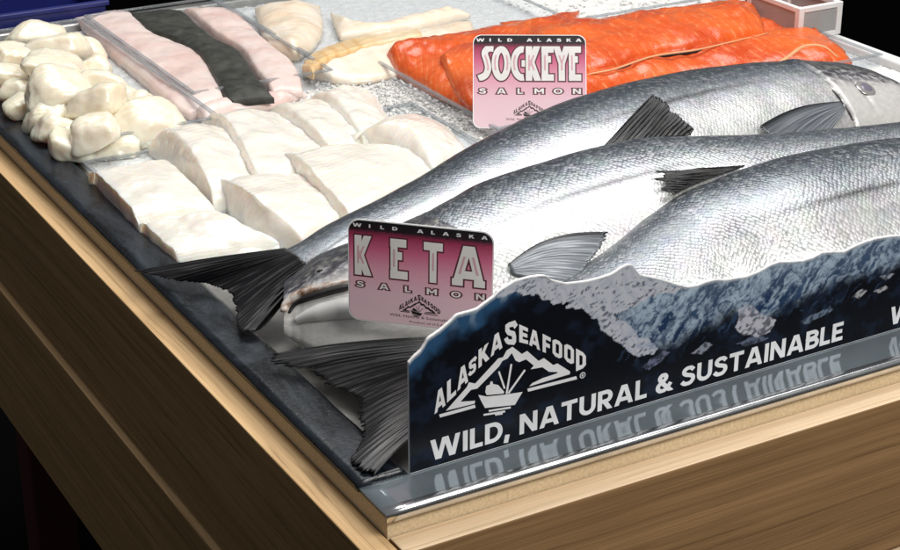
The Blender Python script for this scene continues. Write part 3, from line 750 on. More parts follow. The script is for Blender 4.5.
    disp = .0042 * plate - .0022 * cheek - .0010 * brow
    wob = np.zeros_like(TT)
    V = np.zeros((N, Mr, 3))
    for i in range(N):
        V[i] = C[i] + (a[i] * cs)[:, None] * Dv[i] + (b[i] * sn)[:, None] * Lv[i]
    nrm = (CS[..., None] * Dv[:, None, :] / np.maximum(a, 1e-4)[:, None, None] + SN[..., None] * Lv[:, None, :] / np.maximum(b, 1e-4)[:, None, None])
    nrm /= np.linalg.norm(nrm, axis=2)[..., None]
    rr = fbm(TT * 24, ph[None, :] * 2.2 + 0 * TT, 3, 5) - .5
    V += nrm * (disp + .0014 * rr * sstep(.0, .1, TT))[..., None]
    ln = np.concatenate([[0], np.cumsum(np.linalg.norm(np.diff(C, axis=0), axis=1))])
    U = np.stack([np.repeat((ln / .0031)[:, None], Mr, 1), np.repeat((np.minimum(ph, 2 * math.pi - ph) * .058 / .0027)[None, :], N, 0)], 2)
    gill = np.exp(-((d + .0012) / .0018) ** 2) * sstep(-.95, -.7, CS) * (1 - sstep(.25, .6, CS))
    gill = np.maximum(gill, .32 * np.exp(-((TT - top - .05) / .0030) ** 2) * sstep(-.9, -.3, CS) * (1 - sstep(.35, .7, CS)))
    head = sstep(-.004, .004, d)
    lat = np.exp(-((CS - .20 + .12 * TT) / .016) ** 2) * (1 - head) * (SN > 0)
    V[..., 2] = np.where(V[..., 2] < .006, .0015 + .0045 * np.exp((V[..., 2] - .006) / .0045), V[..., 2])
    if ymin is not None: V[..., 1] = (lambda q: np.where(V[..., 1] < q + .012, q + .012 * np.exp((V[..., 1] - q - .012) / .012), V[..., 1]))(ymin + BK * np.maximum(0, V[..., 0] - BX))
    print(label[:20], 'zmin', V[..., 2].min(), 'ymin', V[..., 1].min(), 'xmax', V[..., 0].max())
    fc = grid_faces(N, Mr, close_m=True); fc.append(tuple(range(Mr))); fc.append(tuple(range((N - 1) * Mr, N * Mr)))
    fo.body = mesh('body', V.reshape(-1, 3), fc, 'salmon_skin', root, uv=U.reshape(-1, 2),
                   attrs={'dv': (CS + back).ravel(), 'head': head.ravel(), 'gill': gill.ravel(), 'lat': lat.ravel(), 'scl': np.full(CS.size, scl)})
    me = fo.body.data; fo.bvh = BVHTree.FromPolygons([v.co.copy() for v in me.vertices], [tuple(p.vertices) for p in me.polygons])
    return fo
def hit(fo, x, y, off=.0012, zdef=.05):
    r = Vector(ray(x, y)); loc, n, i, dd = fo.bvh.ray_cast(Vector(CAM), r)
    if loc is None: return W(x, y, zdef)
    if n.dot(r) > 0: n = -n
    return np.array(loc + n * off)
def fin(name, parent, root, outer, mat='fin', n=150, m=26, rays=16, rag=.10, th=.0007, ridge=.0007, seed=0, sag=0., bow=0.):
    A = resample(root, n); B = resample(outer, n); V = np.zeros((n, m, 3)); uv = np.zeros((n, m, 2))
    bv = A[0] - A[-1]; bv = bv / np.linalg.norm(bv)
    rg = np.random.default_rng(seed); jag = rg.uniform(0, 1, rays * 6 + 2)
    for i in range(n):
        s = i / (n - 1); k = rag * (.55 * jag[int(s * rays * 6)] + .9 * vnoise(np.array(s * rays * .45), np.array(0.), seed) - .2) + .12 * rag * abs(math.sin(math.pi * rays * s))
        for j in range(m):
            r = j / (m - 1) * (1 - k); V[i, j] = A[i] * (1 - r) + B[i] * r + bv * (bow * math.sin(math.pi * r) * (1 - s)) + np.array([0, 0, sag * math.sin(math.pi * r)]); uv[i, j] = (s, r)
    du = np.gradient(V, axis=0); dw = np.gradient(V, axis=1); nn = np.cross(du, dw); nn /= np.linalg.norm(nn, axis=2)[..., None] + 1e-12
    if nn[..., 2].mean() < 0: nn = -nn
    s = np.linspace(0, 1, n)[:, None]; r = np.linspace(0, 1, m)[None, :]
    wav = ridge * (.25 + 1.1 * fbm(s * 9 + 0 * r, r * 1.5 + 0 * s, 3, seed + 5)) * np.sin(2 * math.pi * rays * s + 5 * fbm(s * 5 + 0 * r, r * 1.2 + 0 * s, 2, seed + 9)) * (.35 + .65 * np.sin(math.pi * np.clip(r * 1.1, 0, 1))) + ridge * 1.5 * (fbm(s * 14 + 0 * r, r * 2 + 0 * s, 3, seed) - .5)
    t = th * (1.6 - r)
    top = V + nn * (wav + t)[..., None]; bot = V + nn * (wav - t)[..., None]
    P = np.concatenate([top.reshape(-1, 3), bot.reshape(-1, 3)]); off = n * m
    fc = grid_faces(n, m) + [tuple(q + off for q in f) for f in grid_faces(n, m)]
    bd = [j for j in range(m)] + [i * m + m - 1 for i in range(1, n)] + [(n - 1) * m + j for j in range(m - 2, -1, -1)] + [i * m for i in range(n - 2, 0, -1)]
    for x, y in zip(bd, bd[1:] + bd[:1]): fc.append((x, y, y + off, x + off))
    return mesh(name, P, fc, mat, parent, uv=np.concatenate([uv.reshape(-1, 2)] * 2))

# the farthest salmon: tail at the black rim, head to the right
f1 = salmon('silver salmon farthest back, its head at the right and its tail over the black rim',
    [(274,254),(296,244),(313,231),(333,221),(353,211),(380,197),(410,180),(440,161),(480,138),(520,118),(555,104),(593,92),(625,83),(660,75),(700,68),(740,63),(780,60),(810,60),(840,63),(865,70),(885,82),(897,99)],
    (.034, .050, .046), .092, .046, math.radians(16), back=.16, nose=(900, 93, .046), gs=-.010, pa=PH, scl=.55)
f2 = salmon('middle silver salmon lying head left with its mouth behind the pink keta sign',
    [(1088,117),(1050,113),(1000,113),(950,116),(900,121),(830,128),(760,133),(700,135),(660,136),(640,138),(607,145),(575,152),(547,160),(520,168),(493,177),(460,190),(433,203),(410,213),(380,229),(347,251),(320,265),(300,281),(284,304)],
    (.060, .062, .032), .090, .047, math.radians(20), nose=(284, 309, .030), pa=PH)
f3 = salmon('nearest silver salmon behind the mountain banner, its frayed tail at the tray corner',
    [(432,345),(470,327),(520,303),(557,281),(585,262),(614,239),(651,205),(697,184),(740,169),(793,154),(847,144),(900,137),(960,133),(1020,134),(1070,142),(1100,154),(1116,170)],
    (.028, .056, .050),   .084, .046, math.radians(31), ymin=.0375, nose=(1118, 180, .050), pa=PH)

def tailfin(fo, root, outer, zr, zo, seed, rag, sag=.0):
    rt = [W(x, y, z) for (x, y), z in zip(root, zr)]
    ou = [W(x, y, z) for (x, y), z in zip(outer, zo)]
    return fin('tail_fin', fo.root, rt, ou, n=240, m=34, rays=26, rag=rag, seed=seed, sag=sag, ridge=.00045)
o1 = [(134,271),(150,277),(168,281),(190,283),(208,285),(222,291),(230,300),(235,312),(236,324),(238,335),(250,335),(262,328),(276,312)]
tailfin(f1, [(285,249),(293,253),(300,258),(305,263),(307,269),(305,277)], o1, [.047, .049, .050, .047, .040, .030], np.linspace(.012, .010, len(o1)), 3, .07, .001)
o3 = [(257,357),(272,366),(286,371),(300,374),(325,387),(345,396),(354,407),(351,420),(359,436),(352,452),(350,468),(356,477),(372,478)]
tailfin(f3, [(434,338),(437,350),(440,364),(442,380),(442,396),(440,412)], o3, [.038, .036, .034, .030, .026, .020], np.linspace(.012, .006, len(o3)), 5, .12, .003)
c2 = f2.C[6]; dx = f2.C[0] - f2.C[30]; dx /= np.linalg.norm(dx); dd = f2.D[6]
fin('tail_fin', f2.root, [c2 + dd * k + np.array([0, 0, .004]) for k in (.030, .015, 0., -.015, -.030)],
    [c2 + dx * a + dd * k + np.array([0, 0, -.006]) for a, k in ((.115, .10), (.10, .075), (.075, .03), (.066, 0.), (.075, -.03), (.10, -.07), (.115, -.095))], n=160, rays=24, rag=.08, seed=13, ridge=.0004)
# scaly root of the first tail: short pale scutes
# dorsal fins rise from the back of the fish in front and lie on the flank behind
fin('dorsal_fin', f2.root, [hit(f1, 604, 147, .002), hit(f1, 632, 143, .002), hit(f1, 660, 139, .002), hit(f1, 689, 137, .002)],
    [hit(f1, x, y, .007) for x, y in ((652,101),(660,105),(668,112),(676,120),(684,127),(692,134))], rays=14, rag=.10, seed=8, ridge=.0009)
fin('dorsal_fin', f3.root, [hit(f2, 744, 168, .002), hit(f2, 724, 175, .002), hit(f2, 700, 184, .003), hit(f2, 676, 195, .003)],
    [hit(f2, x, y, .007) for x, y in ((641,181),(652,178),(660,184),(650,186),(672,188),(657,194),(664,198))], rays=12, rag=.14, seed=9, ridge=.0009)
fin('pectoral_fin', f1.root, [hit(f1, 838, 104, .003), hit(f1, 841, 108, .003), hit(f1, 843, 113, .003)],
    [hit(f1, x, y, .008) for x, y in ((754,132),(764,141),(784,150),(812,150))], mat='pale_fin', rays=9, rag=.04, seed=10, ridge=.0002, bow=.007)
fin('pectoral_fin', f2.root, [hit(f2, 507, 267, .003), hit(f2, 510, 271, .003), hit(f2, 513, 276, .003)],
    [hit(f2, x, y, .010) for x, y in ((607,239),(600,254),(586,270),(562,290))], mat='pale_fin', rays=9, rag=.05, seed=11, ridge=.0003, bow=.010)
def surf_tube(name, fo, pts, rad, mat, off=.0006, n=40, flat=.7):
    P = resample([(x, y, 0) for x, y in pts], n); Q = [hit(fo, p[0], p[1], off) for p in P]
    return tube(name, Q, rad, mat, fo.root, n=n, flat=flat)
# mouth of the middle salmon: pale lip over a dark gap, pale jaw below
surf_tube('mouth', f2, [(289,313),(297,303),(318,295),(345,288),(365,284)], [.0012, .0036, .0042, .0040, .0015], 'mouth_dark', .0002)
surf_tube('lip', f2, [(284,312),(287,304),(296,297),(309,291),(328,286),(352,280)], [.0028, .0048, .0046, .0040, .0028, .001], 'lip_pale', .0006)
jp = [hit(f2, x, y, .001) for x, y in ((297,321),(312,315),(330,311),(352,308),(390,306),(430,305))]
tube('lower_jaw', jp, [.0035, .0085, .0105, .012, .013, .006], 'jaw_pale', f2.root, n=60, k=24, flat=.75)
surf_tube('nostril', f2, [(317,272),(320,271),(323,270)], [.0006, .0016, .0006], 'mouth_dark', .0002, n=12)
def eye(fo, x, y, r):
    c = hit(fo, x, y, -.002); loc, nrm, _, _ = fo.bvh.ray_cast(Vector(CAM), Vector(ray(x, y)))
    if nrm is None: return
    v = Vector(ray(x, y)); nrm = -nrm if nrm.dot(v) > 0 else nrm
    q = nrm.to_track_quat('Z', 'Y').to_matrix()
    def disc(name, rr, hh, mat, off, par):
        V = []; k = 28; mm = 8
        for i in range(mm + 1):
            a = math.pi / 2 * i / mm
            for j in range(k):
                t = 2 * math.pi * j / k; V.append(np.array(Vector(c) + nrm * off + q @ Vector((rr * math.cos(a) * math.cos(t), rr * .85 * math.cos(a) * math.sin(t), hh * math.sin(a)))))
        return mesh(name, V, grid_faces(mm + 1, k, close_m=True), mat, par)
    e = disc('eye', r, r * .16, 'eye_ring', .0015, fo.root); disc('pupil', r * .66, r * .2, 'eye_cloud' if fo is f1 else 'eye_black', .0019, e)
def feature(f): return f
plain('eye_cloud', (.20, .18, .24), .15, .2)
def cloudy(fo, x, y, r): 
    k = len(fo.root.children); eye(fo, x, y, r)
cloudy(f1, 866, 88, .0125)
eye(f2, 385, 262, .0085)
surf_tube('gill_slit', f1, [(832,90),(838,97),(843,104)], [.0004, .0013, .0005], 'mouth_dark', .0004)
surf_tube('gill_slit', f1, [(845,107),(849,113),(852,120)], [.0004, .0013, .0004], 'mouth_dark', .0004)
#surf_tube('gill_edge', f1, [(807,70),(812,82),(823,90),(835,98.5),(858,109),(872,116)], [.0006, .0011, .0012, .0011, .001, .0004], 'jaw_pale', .0002)
surf_tube('nostril', f1, [(880,80),(883,81.5),(886,83)], [.0006, .0017, .0006], 'mouth_dark', -.0004, n=16, flat=.6)
for fo in (f1, f2, f3):
    c = fo.C[len(fo.C) // 2]; base(fo.root, (c[0], c[1], .0))

# ------------------------------------------------------------------ lettering
class Plane:
    def __init__(s, o, u, v): s.o = np.array(o, float); s.u = np.array(u, float); s.v = np.array(v, float); s.n = np.cross(s.u, s.v); s.n /= np.linalg.norm(s.n)
    def P(s, a, b, off=0.): return s.o + s.u * a + s.v * b + s.n * off
def arc(cx, cy, rx, ry, a0, a1, n=14): return [(cx + rx * math.cos(math.radians(a0 + (a1 - a0) * i / n)), cy + ry * math.sin(math.radians(a0 + (a1 - a0) * i / n))) for i in range(n + 1)]
def spl(P, n=36): return [tuple(p[:2]) for p in resample([(x, y, 0) for x, y in P], n)]
def glyph(ch, t):
    h = t / 2
    st = lambda x: [(x, 0), (x, 1)]
    if ch == 'I': return [st(h)], t
    if ch == 'L': return [st(h), [(0, h), (.56, h)]], .56
    if ch == 'T': return [[(0, 1 - h), (.74, 1 - h)], st(.37)], .74
    if ch == 'E': return [st(h), [(0, h), (.6, h)], [(0, .5), (.55, .5)], [(0, 1 - h), (.59, 1 - h)]], .6
    if ch == 'F': return [st(h), [(0, .47), (.52, .47)], [(0, 1 - h), (.58, 1 - h)]], .58
    if ch == 'N': return [st(h), st(.8 - h), [(h * .7, 1.06), (.8 - h * .7, -.06)]], .8
    if ch == 'M': return [st(h), st(.95 - h), [(h * .7, 1.05), (.475, .3)], [(.475, .3), (.95 - h * .7, 1.05)]], .95
    if ch == 'W': return [[(.06 + h * .4, 1.1), (.36, -.1)], [(.36, -.1), (.66, 1.1)], [(.66, 1.1), (.96, -.1)], [(.96, -.1), (1.26 - h * .4, 1.1)]], 1.32
    if ch == 'A': return [[(h * .75, -.1), (.45, 1.1)], [(.45, 1.1), (.9 - h * .75, -.1)], [(.24, .28), (.66, .28)]], .9
    if ch == 'K': return [st(h), [(.62, 1.08), (h, .36)], [(.30, .6), (.68, -.08)]], .72
    if ch == 'Y': return [[(.02, 1.08), (.37, .42)], [(.72, 1.08), (.37, .42)], [(.37, 0), (.37, .5)]], .74
    if ch == 'U': return [[(h, 1.)] + [(h, .42)] + arc(.38, .38, .38 - h, .38 - h, 180, 360) + [(.76 - h, .42), (.76 - h, 1.)]], .76
    if ch == 'D': return [st(h), [(0, 1 - h), (.34, 1 - h)] + arc(.34, .5, .44 - h, .5 - h, 90, -90) + [(.34, h), (0, h)]], .78
    if ch == 'B': return [st(h), [(0, 1 - h), (.38, 1 - h)] + arc(.38, .75 - h * .1, .24 - h * .5, .25 - h * .9, 90, -90, 10) + [(0, .5)], [(0, .5), (.4, .5)] + arc(.41, .25 + h * .5, .26 - h * .5, .25 - h * .5, 90, -90, 10) + [(0, h)]], .68
    if ch == 'R': return [st(h), [(0, 1 - h), (.4, 1 - h)] + arc(.4, .67, .3 - h, .33 - h, 90, -90, 12) + [(0, .34 + h)], [(.34, .40), (.64, -.08)]], .7
    if ch == 'O': return [arc(.45, .5, .45 - h, .5 - h, 0, 360, 32)], .9
    if ch == 'S': return [spl([(.60, .76), (.46, .895), (.30, .905), (.15, .82), (.13, .68), (.25, .57), (.42, .51), (.56, .43), (.585, .28), (.48, .13), (.30, .092), (.15, .13), (.03, .245)])], .68
    if ch == 'C': return [arc(.45, .5, .45 - h, .5 - h, 45, 315, 26)], .78
    if ch == '&': return [spl([(.80, -.04), (.5, .29), (.24, .60), (.185, .76), (.27, .89), (.40, .90), (.49, .80), (.45, .66), (.28, .53), (.12, .38), (.11, .22), (.24, .10), (.40, .10), (.56, .2), (.73, .44)], 44)], .82
    if ch == ',': return [[(.12, .19), (.05, -.2)]], .22
    return [], .36
def block(ch, t):
    """squared letters of the emblem"""
    h = t / 2; st = lambda x: [(x, 0), (x, 1)]
    if ch == 'O': return [[(h, .2), (h, .8), (.24, 1 - h), (.46, 1 - h), (.7 - h, .8), (.7 - h, .2), (.46, h), (.24, h), (h, .2), (h, .25)]], .7
    if ch == 'D': return [st(h), [(0, 1 - h), (.44, 1 - h), (.68 - h, .78), (.68 - h, .22), (.44, h), (0, h)]], .7
    if ch == 'S': return [[(.62, .72), (.62 - h, .9 - h * .2), (.5, 1 - h), (.2, 1 - h), (h, .85), (h, .66), (.2, .54), (.46, .46), (.62 - h, .34), (.62 - h, .17), (.46, h), (.18, h), (h, .15), (0.02, .3)]], .64
    return glyph(ch, t)
def clip(P, y0, y1):
    for (s, lim) in ((1, y0), (-1, y1)):
        out = []
        for i in range(len(P)):
            a, b = P[i], P[(i + 1) % len(P)]; da, db = s * (a[1] - lim), s * (b[1] - lim)
            if da >= 0: out.append(a)
            if da * db < 0:
                k = da / (da - db); out.append((a[0] + (b[0] - a[0]) * k, a[1] + (b[1] - a[1]) * k))
        P = out
        if not P: return P
    return P
def ribbon(P, t, closed=False):
    """polygons (quads) of a stroke with mitred joints"""
    P = [np.array(p, float) for p in P]; n = len(P); L = []; Rr = []
    for i in range(n):
        if closed: a, b = P[i - 1], P[(i + 1) % n]
        else: a, b = P[max(i - 1, 0)], P[min(i + 1, n - 1)]
        d1 = P[i] - a; d2 = b - P[i]
        if np.linalg.norm(d1) < 1e-9: d1 = d2
        if np.linalg.norm(d2) < 1e-9: d2 = d1
        d1 = d1 / np.linalg.norm(d1); d2 = d2 / np.linalg.norm(d2); n1 = np.array([-d1[1], d1[0]]); n2 = np.array([-d2[1], d2[0]])
        m = n1 + n2; l = np.linalg.norm(m); m = n1 if l < .3 else m / l; k = t / 2 / max(m @ n1, .45)
        L.append(P[i] + m * k); Rr.append(P[i] - m * k)
    return [[tuple(L[i]), tuple(L[i + 1]), tuple(Rr[i + 1]), tuple(Rr[i])] for i in range(n - 1)]
class Ink:
    def __init__(s): s.V = []; s.F = []; s.k = 0
    def poly(s, pts, fn, off):
        if len(pts) < 3: return
        o = len(s.V); s.V.extend(fn(x, y, off) for x, y in pts); s.F.append(tuple(range(o, o + len(pts))))
    def strokes(s, strokes, t, fn, off, y0=None, y1=None, grow=0.):
        for st in strokes:
            s.k += 1; o2 = off + (s.k % 8) * 4e-6
            P = list(st)
            if grow:   # lengthen the ends of an outlined stroke
                a, b = np.array(P[0], float), np.array(P[1], float); P[0] = tuple(a - (b - a) / (np.linalg.norm(b - a) + 1e-9) * grow)
                a, b = np.array(P[-1], float), np.array(P[-2], float); P[-1] = tuple(a - (b - a) / (np.linalg.norm(b - a) + 1e-9) * grow)
            for qi, q in enumerate(ribbon(P, t)):
                o2 += 1.2e-6
                if y0 is not None: q = clip(q, y0, y1)
                s.poly(q, fn, o2)
    def text(s, txt, t, fn, off, gap=.14, gl=glyph, widen=1., fit=None, grow=0., tt=None, space=.38):
        """lays a word out from x=0; fit scales it to a total length in cap heights"""
        lay = []; x = 0
        for ch in txt:
            if ch == ' ': x += space; continue
            st, w = gl(ch, t); lay.append((x, st, ch, w)); x += w + gap
        tot = x - gap; k = (fit / tot if fit else 1.) * widen
        for x, st, ch, w in lay:
            f2 = lambda a, b, o, x=x: fn((x + a) * k, b, o)
            lo, hi = (-.3, 1.) if ch == ',' else (0. - grow, 1. + grow)
            s.strokes(st, tt or t, f2, off, lo, hi, grow)
        return tot * k
    def build(s, name, mat, parent): return mesh(name, s.V, s.F, mat, parent, smooth=False)
def font_text(txt, fn, off, cap, x0=None, center=None, width=None, bold=0.):
    c = bpy.data.curves.new('print', 'FONT'); c.body = txt; c.fill_mode = 'FRONT'; c.offset = bold; c.resolution_u = 3
    o = bpy.data.objects.new('print', c); COL.objects.link(o); bpy.context.view_layer.update()
    me = bpy.data.meshes.new_from_object(o.evaluated_get(bpy.context.evaluated_depsgraph_get()))
    V = np.array([v.co[:2] for v in me.vertices]); Fc = [tuple(p.vertices) for p in me.polygons]
    bpy.data.objects.remove(o); bpy.data.curves.remove(c); bpy.data.meshes.remove(me)
    k = cap / .68; w = V[:, 0].max() - V[:, 0].min(); kx = (width / w) if width else k
    X = (V[:, 0] - V[:, 0].min()) * kx; X = X + (x0 if x0 is not None else center - X.max() / 2); Y = V[:, 1] * k
    return [fn(a, b, off) for a, b in zip(X, Y)], Fc

def _E(X, Y):
    p = onB(425 + X / 4.78, 310 + Y / 4.78); return (p[0], p[2])
_e0 = _E(38, 495); _e1 = _E(768, 280); EW = _e1[0] - _e0[0]
def EN(X, Y): u, z = _E(X, Y); return ((u - _e0[0]) / EW, (z - _e0[1]) / EW)
LET = [('A', 38, 96, 495, 452, 396, 350), ('L', 98, 146, 440, 400, 340, 302), ('A', 147, 204, 385, 338, 284, 244), ('S', 203, 242, 318, 286, 246, 212), ('K', 248, 303, 276, 232, 188, 150), ('A', 306, 368, 222, 176, 130, 88),
       ('S', 376, 435, 160, 164, 62, 44), ('E', 443, 490, 150, 160, 65, 84), ('A', 490, 547, 163, 190, 80, 108), ('F', 555, 598, 196, 210, 110, 130), ('O', 602, 653, 212, 234, 130, 152), ('O', 658, 709, 236, 262, 153, 176), ('D', 714, 768, 290, 268, 180, 208)]
def emblem(ink, fn0, off, detail=True):
    fn = lambda X, Y, o: fn0(*EN(X, Y), o)
    for ch, x0, x1, bl, br, tl, tr_ in LET:
        t = .23; st, gw = block(ch, t); x0 += (x1 - x0) * .05; x1 -= (x1 - x0) * .05
        def f2(a, b, o):
            k = a / gw; yb = bl + (br - bl) * k; yt = tl + (tr_ - tl) * k; return fn(x0 + (x1 - x0) * k, yb + (yt - yb) * b, o)
        ink.strokes(st, t, f2, off, 0, 1)
    ink.poly([(95,478),(195,365),(205,342),(235,348),(330,245),(345,228),(368,222),(385,190),(413,172),(458,207),(483,192),(538,240),(563,226),(608,260),(628,252),(688,290),(688,303),(493,362),(508,346),(558,322),(625,300),(630,293),(588,292),(556,270),(500,280),(515,262),(478,232),(445,246),(428,238),(410,202),(390,228),(365,240),(350,265),(245,372),(215,378),(165,435),(235,430),(232,444)], fn, off)
    ink.strokes([[(65, 503), (235, 456)], [(486, 380), (720, 320)]], 15, fn, off)
    ink.poly([(250,402),(290,410),(370,402),(462,388),(440,424),(425,450),(282,465),(264,432)], fn, off)
    ink.poly([(283,388),(288,360),(305,352),(308,338),(318,338),(320,350),(345,355),(374,388),(370,396),(290,403)], fn, off + 3e-5)
    ink.strokes([[(385, 398), (408, 255)], [(376, 372), (348, 290)], [(394, 394), (473, 283)]], 9, fn, off)
    ink.strokes([[(300, 479), (405, 462)], [(275, 498), (378, 481)], [(330, 497), (366, 491)]], 9, fn, off)

# ------------------------------------------------------------------ price cards
def card(label, BL, BR, TL, TR, word, zb, zt):
    p = [W(*BL, zb), W(*BR, zb), W(*TL, zt), W(*TR, zt)]
    u = ((p[1] - p[0]) + (p[3] - p[2])) / 2; w = np.linalg.norm(u); u /= w
    v = ((p[2] - p[0]) + (p[3] - p[1])) / 2; v -= u * (v @ u); h = np.linalg.norm(v); v /= h
    pl = Plane(p[0] * .5 + (p[1] - u * w) * .5, u, v)
    root = empty('price_card', (0, 0, 0), label, 'sign', 'pink price cards among the fish')
    m, nt, b = newmat('card_print'); g = G(nt)
    yy = g.attr('cy'); nz = g.noise(g.coord(), 700, 2)
    c = g.ramp(g.math('ADD', yy, g.math('MULTIPLY', g.math('SUBTRACT', nz, .5), .05)),
               [(0., (.74, .54, .59)), (.30, (.72, .49, .56)), (.52, (.70, .34, .44)), (.72, (.58, .13, .24)), (.86, (.34, .04, .10)), (.915, (.022, .014, .018)), (1., (.012, .012, .014))])
    g.l(c, b.inputs['Base Color']); b.inputs['Roughness'].default_value = .32; b.inputs['Coat Weight'].default_value = .25
    r = .0085; out = []
    for cx, cy, a0 in ((w - r, r, -90), (w - r, h - r, 0), (r, h - r, 90), (r, r, 180)):
        out += arc(cx, cy, r, r, a0, a0 + 90, 8)[:]
    nb = len(out); V = []; A = []; Fc = []; mi = []
    ins = .0008
    # printed face as rows so the gradient follows the card
    rows = 60
    def half(y):
        if y < r: d = r - math.sqrt(max(0, r * r - (r - y) ** 2))
        elif y > h - r: d = r - math.sqrt(max(0, r * r - (y - h + r) ** 2))
        else: d = 0
        return d
    th = .0010
    for i in range(rows + 1):
        y = h * (.5 - .5 * math.cos(math.pi * i / rows)); d = min(half(y), w / 2)
        V += [pl.P(d + ins, y * (1 - 2 * ins / h) + ins, th), pl.P(w - d - ins, y * (1 - 2 * ins / h) + ins, th)]; A += [y / h] * 2
    Fc = [(2 * i, 2 * i + 1, 2 * i + 3, 2 * i + 2) for i in range(rows)]
    mesh('printed_face', V, Fc, m, root, smooth=False, attrs={'cy': np.array(A)})
    V = [pl.P(x, y, th * .8) for x, y in out] + [pl.P(x, y, 0) for x, y in out]
    Fc = [tuple(range(nb)), tuple(range(2 * nb - 1, nb - 1, -1))] + [(i, (i + 1) % nb, nb + (i + 1) % nb, nb + i) for i in range(nb)]
    mesh('backing', V, Fc, 'card_edge', root, smooth=False)
    o = th + .00006
    # big deco word
    glyphs, y0, y1 = word
    ow = Ink(); cw = Ink(); pw = Ink()
    for i, (st, gw, xa, xb) in enumerate(glyphs):
        sx = (xb - xa) * w / gw
        f2 = lambda a, b, oo: pl.P(xa * w + a * sx, (y0 + (y1 - y0) * b) * h, oo)
        thick = .19 if len(glyphs) > 5 else .20
        ow.strokes(st, thick + .08, f2, o, -.04, 1.04, .04); cw.strokes(st, thick, f2, o + 8e-5, 0, 1)
        pw.strokes([q for q in st if abs(q[0][1] - q[-1][1]) > .3 or len(q) > 4], thick * .26, f2, o + 1.6e-4, .30, .74)
    ow.build('title_outline', 'ink_maroon', root); nc = len(cw.V); mesh('title', cw.V + pw.V, cw.F + [tuple(q + nc for q in f) for f in pw.F], ['ink_cream', 'ink_pink'], root, smooth=False, midx=[0] * len(cw.F) + [1] * len(pw.F))
    def spaced(txt, xa, xb, ya, cap, wide, t, mats, name):
        n = len(txt); ks = []
        for mi_, (mat, grow, oo) in enumerate(mats):
            ik = Ink()
            for i, ch in enumerate(txt):
                if ch == ' ': continue
                st, gw = glyph(ch, t); cx = (xa + (xb - xa) * i / (n - 1)) * w
                f2 = lambda a, b, o3, cx=cx, gw=gw: pl.P(cx + (a - gw / 2) * cap * wide * h, (ya + b * cap) * h, o3)
                ik.strokes(st, t + 2 * grow, f2, o + oo, -grow, 1 + grow, grow)
            ik.build(name + ('_outline' if grow else ''), mat, root)
    spaced('WILD ALASKA', .065, .935, .925, .034, 1.9, .22, [('ink_white', 0, 0)], 'heading')
    spaced('SALMON', .085, .915, .365 if len(glyphs) > 5 else .335, .058, 1.75, .20, [('ink_maroon', .16, 0), ('ink_cream', 0, 8e-5)], 'subtitle')
    ek = Ink(); es = .29 * w
    emblem(ek, lambda a, b, oo: pl.P(.355 * w + a * es, .145 * h + b * es, oo), o, detail=False)
    V2, F2 = font_text('Wild, Natural & Sustainable', lambda a, b, oo: pl.P(a, b + .082 * h, oo), o, .026 * h, center=w * .5, width=.42 * w)
    b0 = len(ek.V); ek.V += V2; ek.F += [tuple(q + b0 for q in f) for f in F2]
    V2, F2 = font_text('Product of U.S.A.', lambda a, b, oo: pl.P(a, b + .032 * h, oo), o, .022 * h, center=w * .55, width=.24 * w)
    b0 = len(ek.V); ek.V += V2; ek.F += [tuple(q + b0 for q in f) for f in F2]
    ek.build('emblem', 'ink_black', root)
    q = pl.P(w * .88, .12 * h, -.0008); tube('stake', [(q[0], q[1], .001), (q[0], q[1], q[2] * .6), tuple(q)], .0011, 'acrylic_edge', root, n=12)
    base(root, tuple(p[0] * .5 + p[1] * .5)); return root
st = lambda x: [(x, 0), (x, 1)]
KETA = ([([st(.11), [(.44, 1.12), (.13, .42)], [(.13, .60), (.44, -.12)]], .52, .045, .17), ([st(.11), [(.0, .10), (.50, .10)], [(.1, .58), (.34, .58)], [(.0, .90), (.46, .90)]], .52, .295, .42),
         ([[(.0, .90), (.56, .90)], [(.28, 0), (.28, 1)]], .56, .525, .655), ([[(.10, .0), (.39, 1.12)], [(.39, 1.12), (.68, .0)], [(.0, .07), (.26, .07)], [(.52, .07), (.78, .07)], [(.22, .28), (.56, .28)]], .78, .72, .945)], .455, .845)
SOCK = ([([spl([(.46, .93), (.30, .93), (.20, .80), (.26, .58), (.30, .36), (.22, .16), (.02, .06)])], .44, .045, .175),
         ([arc(.27, .5, .19, .41, 0, 360, 30)], .56, .17, .335), ([arc(.34, .5, .25, .41, 80, 280, 22), [(.32, .5), (.42, .5)]], .44, .335, .465),
         ([st(.10), [(.38, 1.1), (.12, .42)], [(.14, .60), (.40, -.1)]], .46, .465, .60), ([st(.10), [(.0, .09), (.36, .09)], [(.1, .62), (.28, .62)], [(.0, .91), (.36, .91)]], .40, .605, .725),
         ([[(.03, 1.1), (.22, .50)], [(.42, 1.1), (.22, .50)], [(.22, 0), (.22, .55)]], .45, .72, .85), ([st(.10), [(.0, .09), (.38, .09)], [(.1, .62), (.28, .62)], [(.0, .91), (.38, .91)]], .40, .845, .96)], .505, .875)
card('pink KETA salmon card standing before the head of the middle salmon', (349,320), (492,333), (349,216), (496,234), KETA, .052, .130)
card('pink SOCKEYE salmon card standing in front of the orange fillets', (474,127), (586,130), (473,36), (588,34), SOCK, .014, .094)

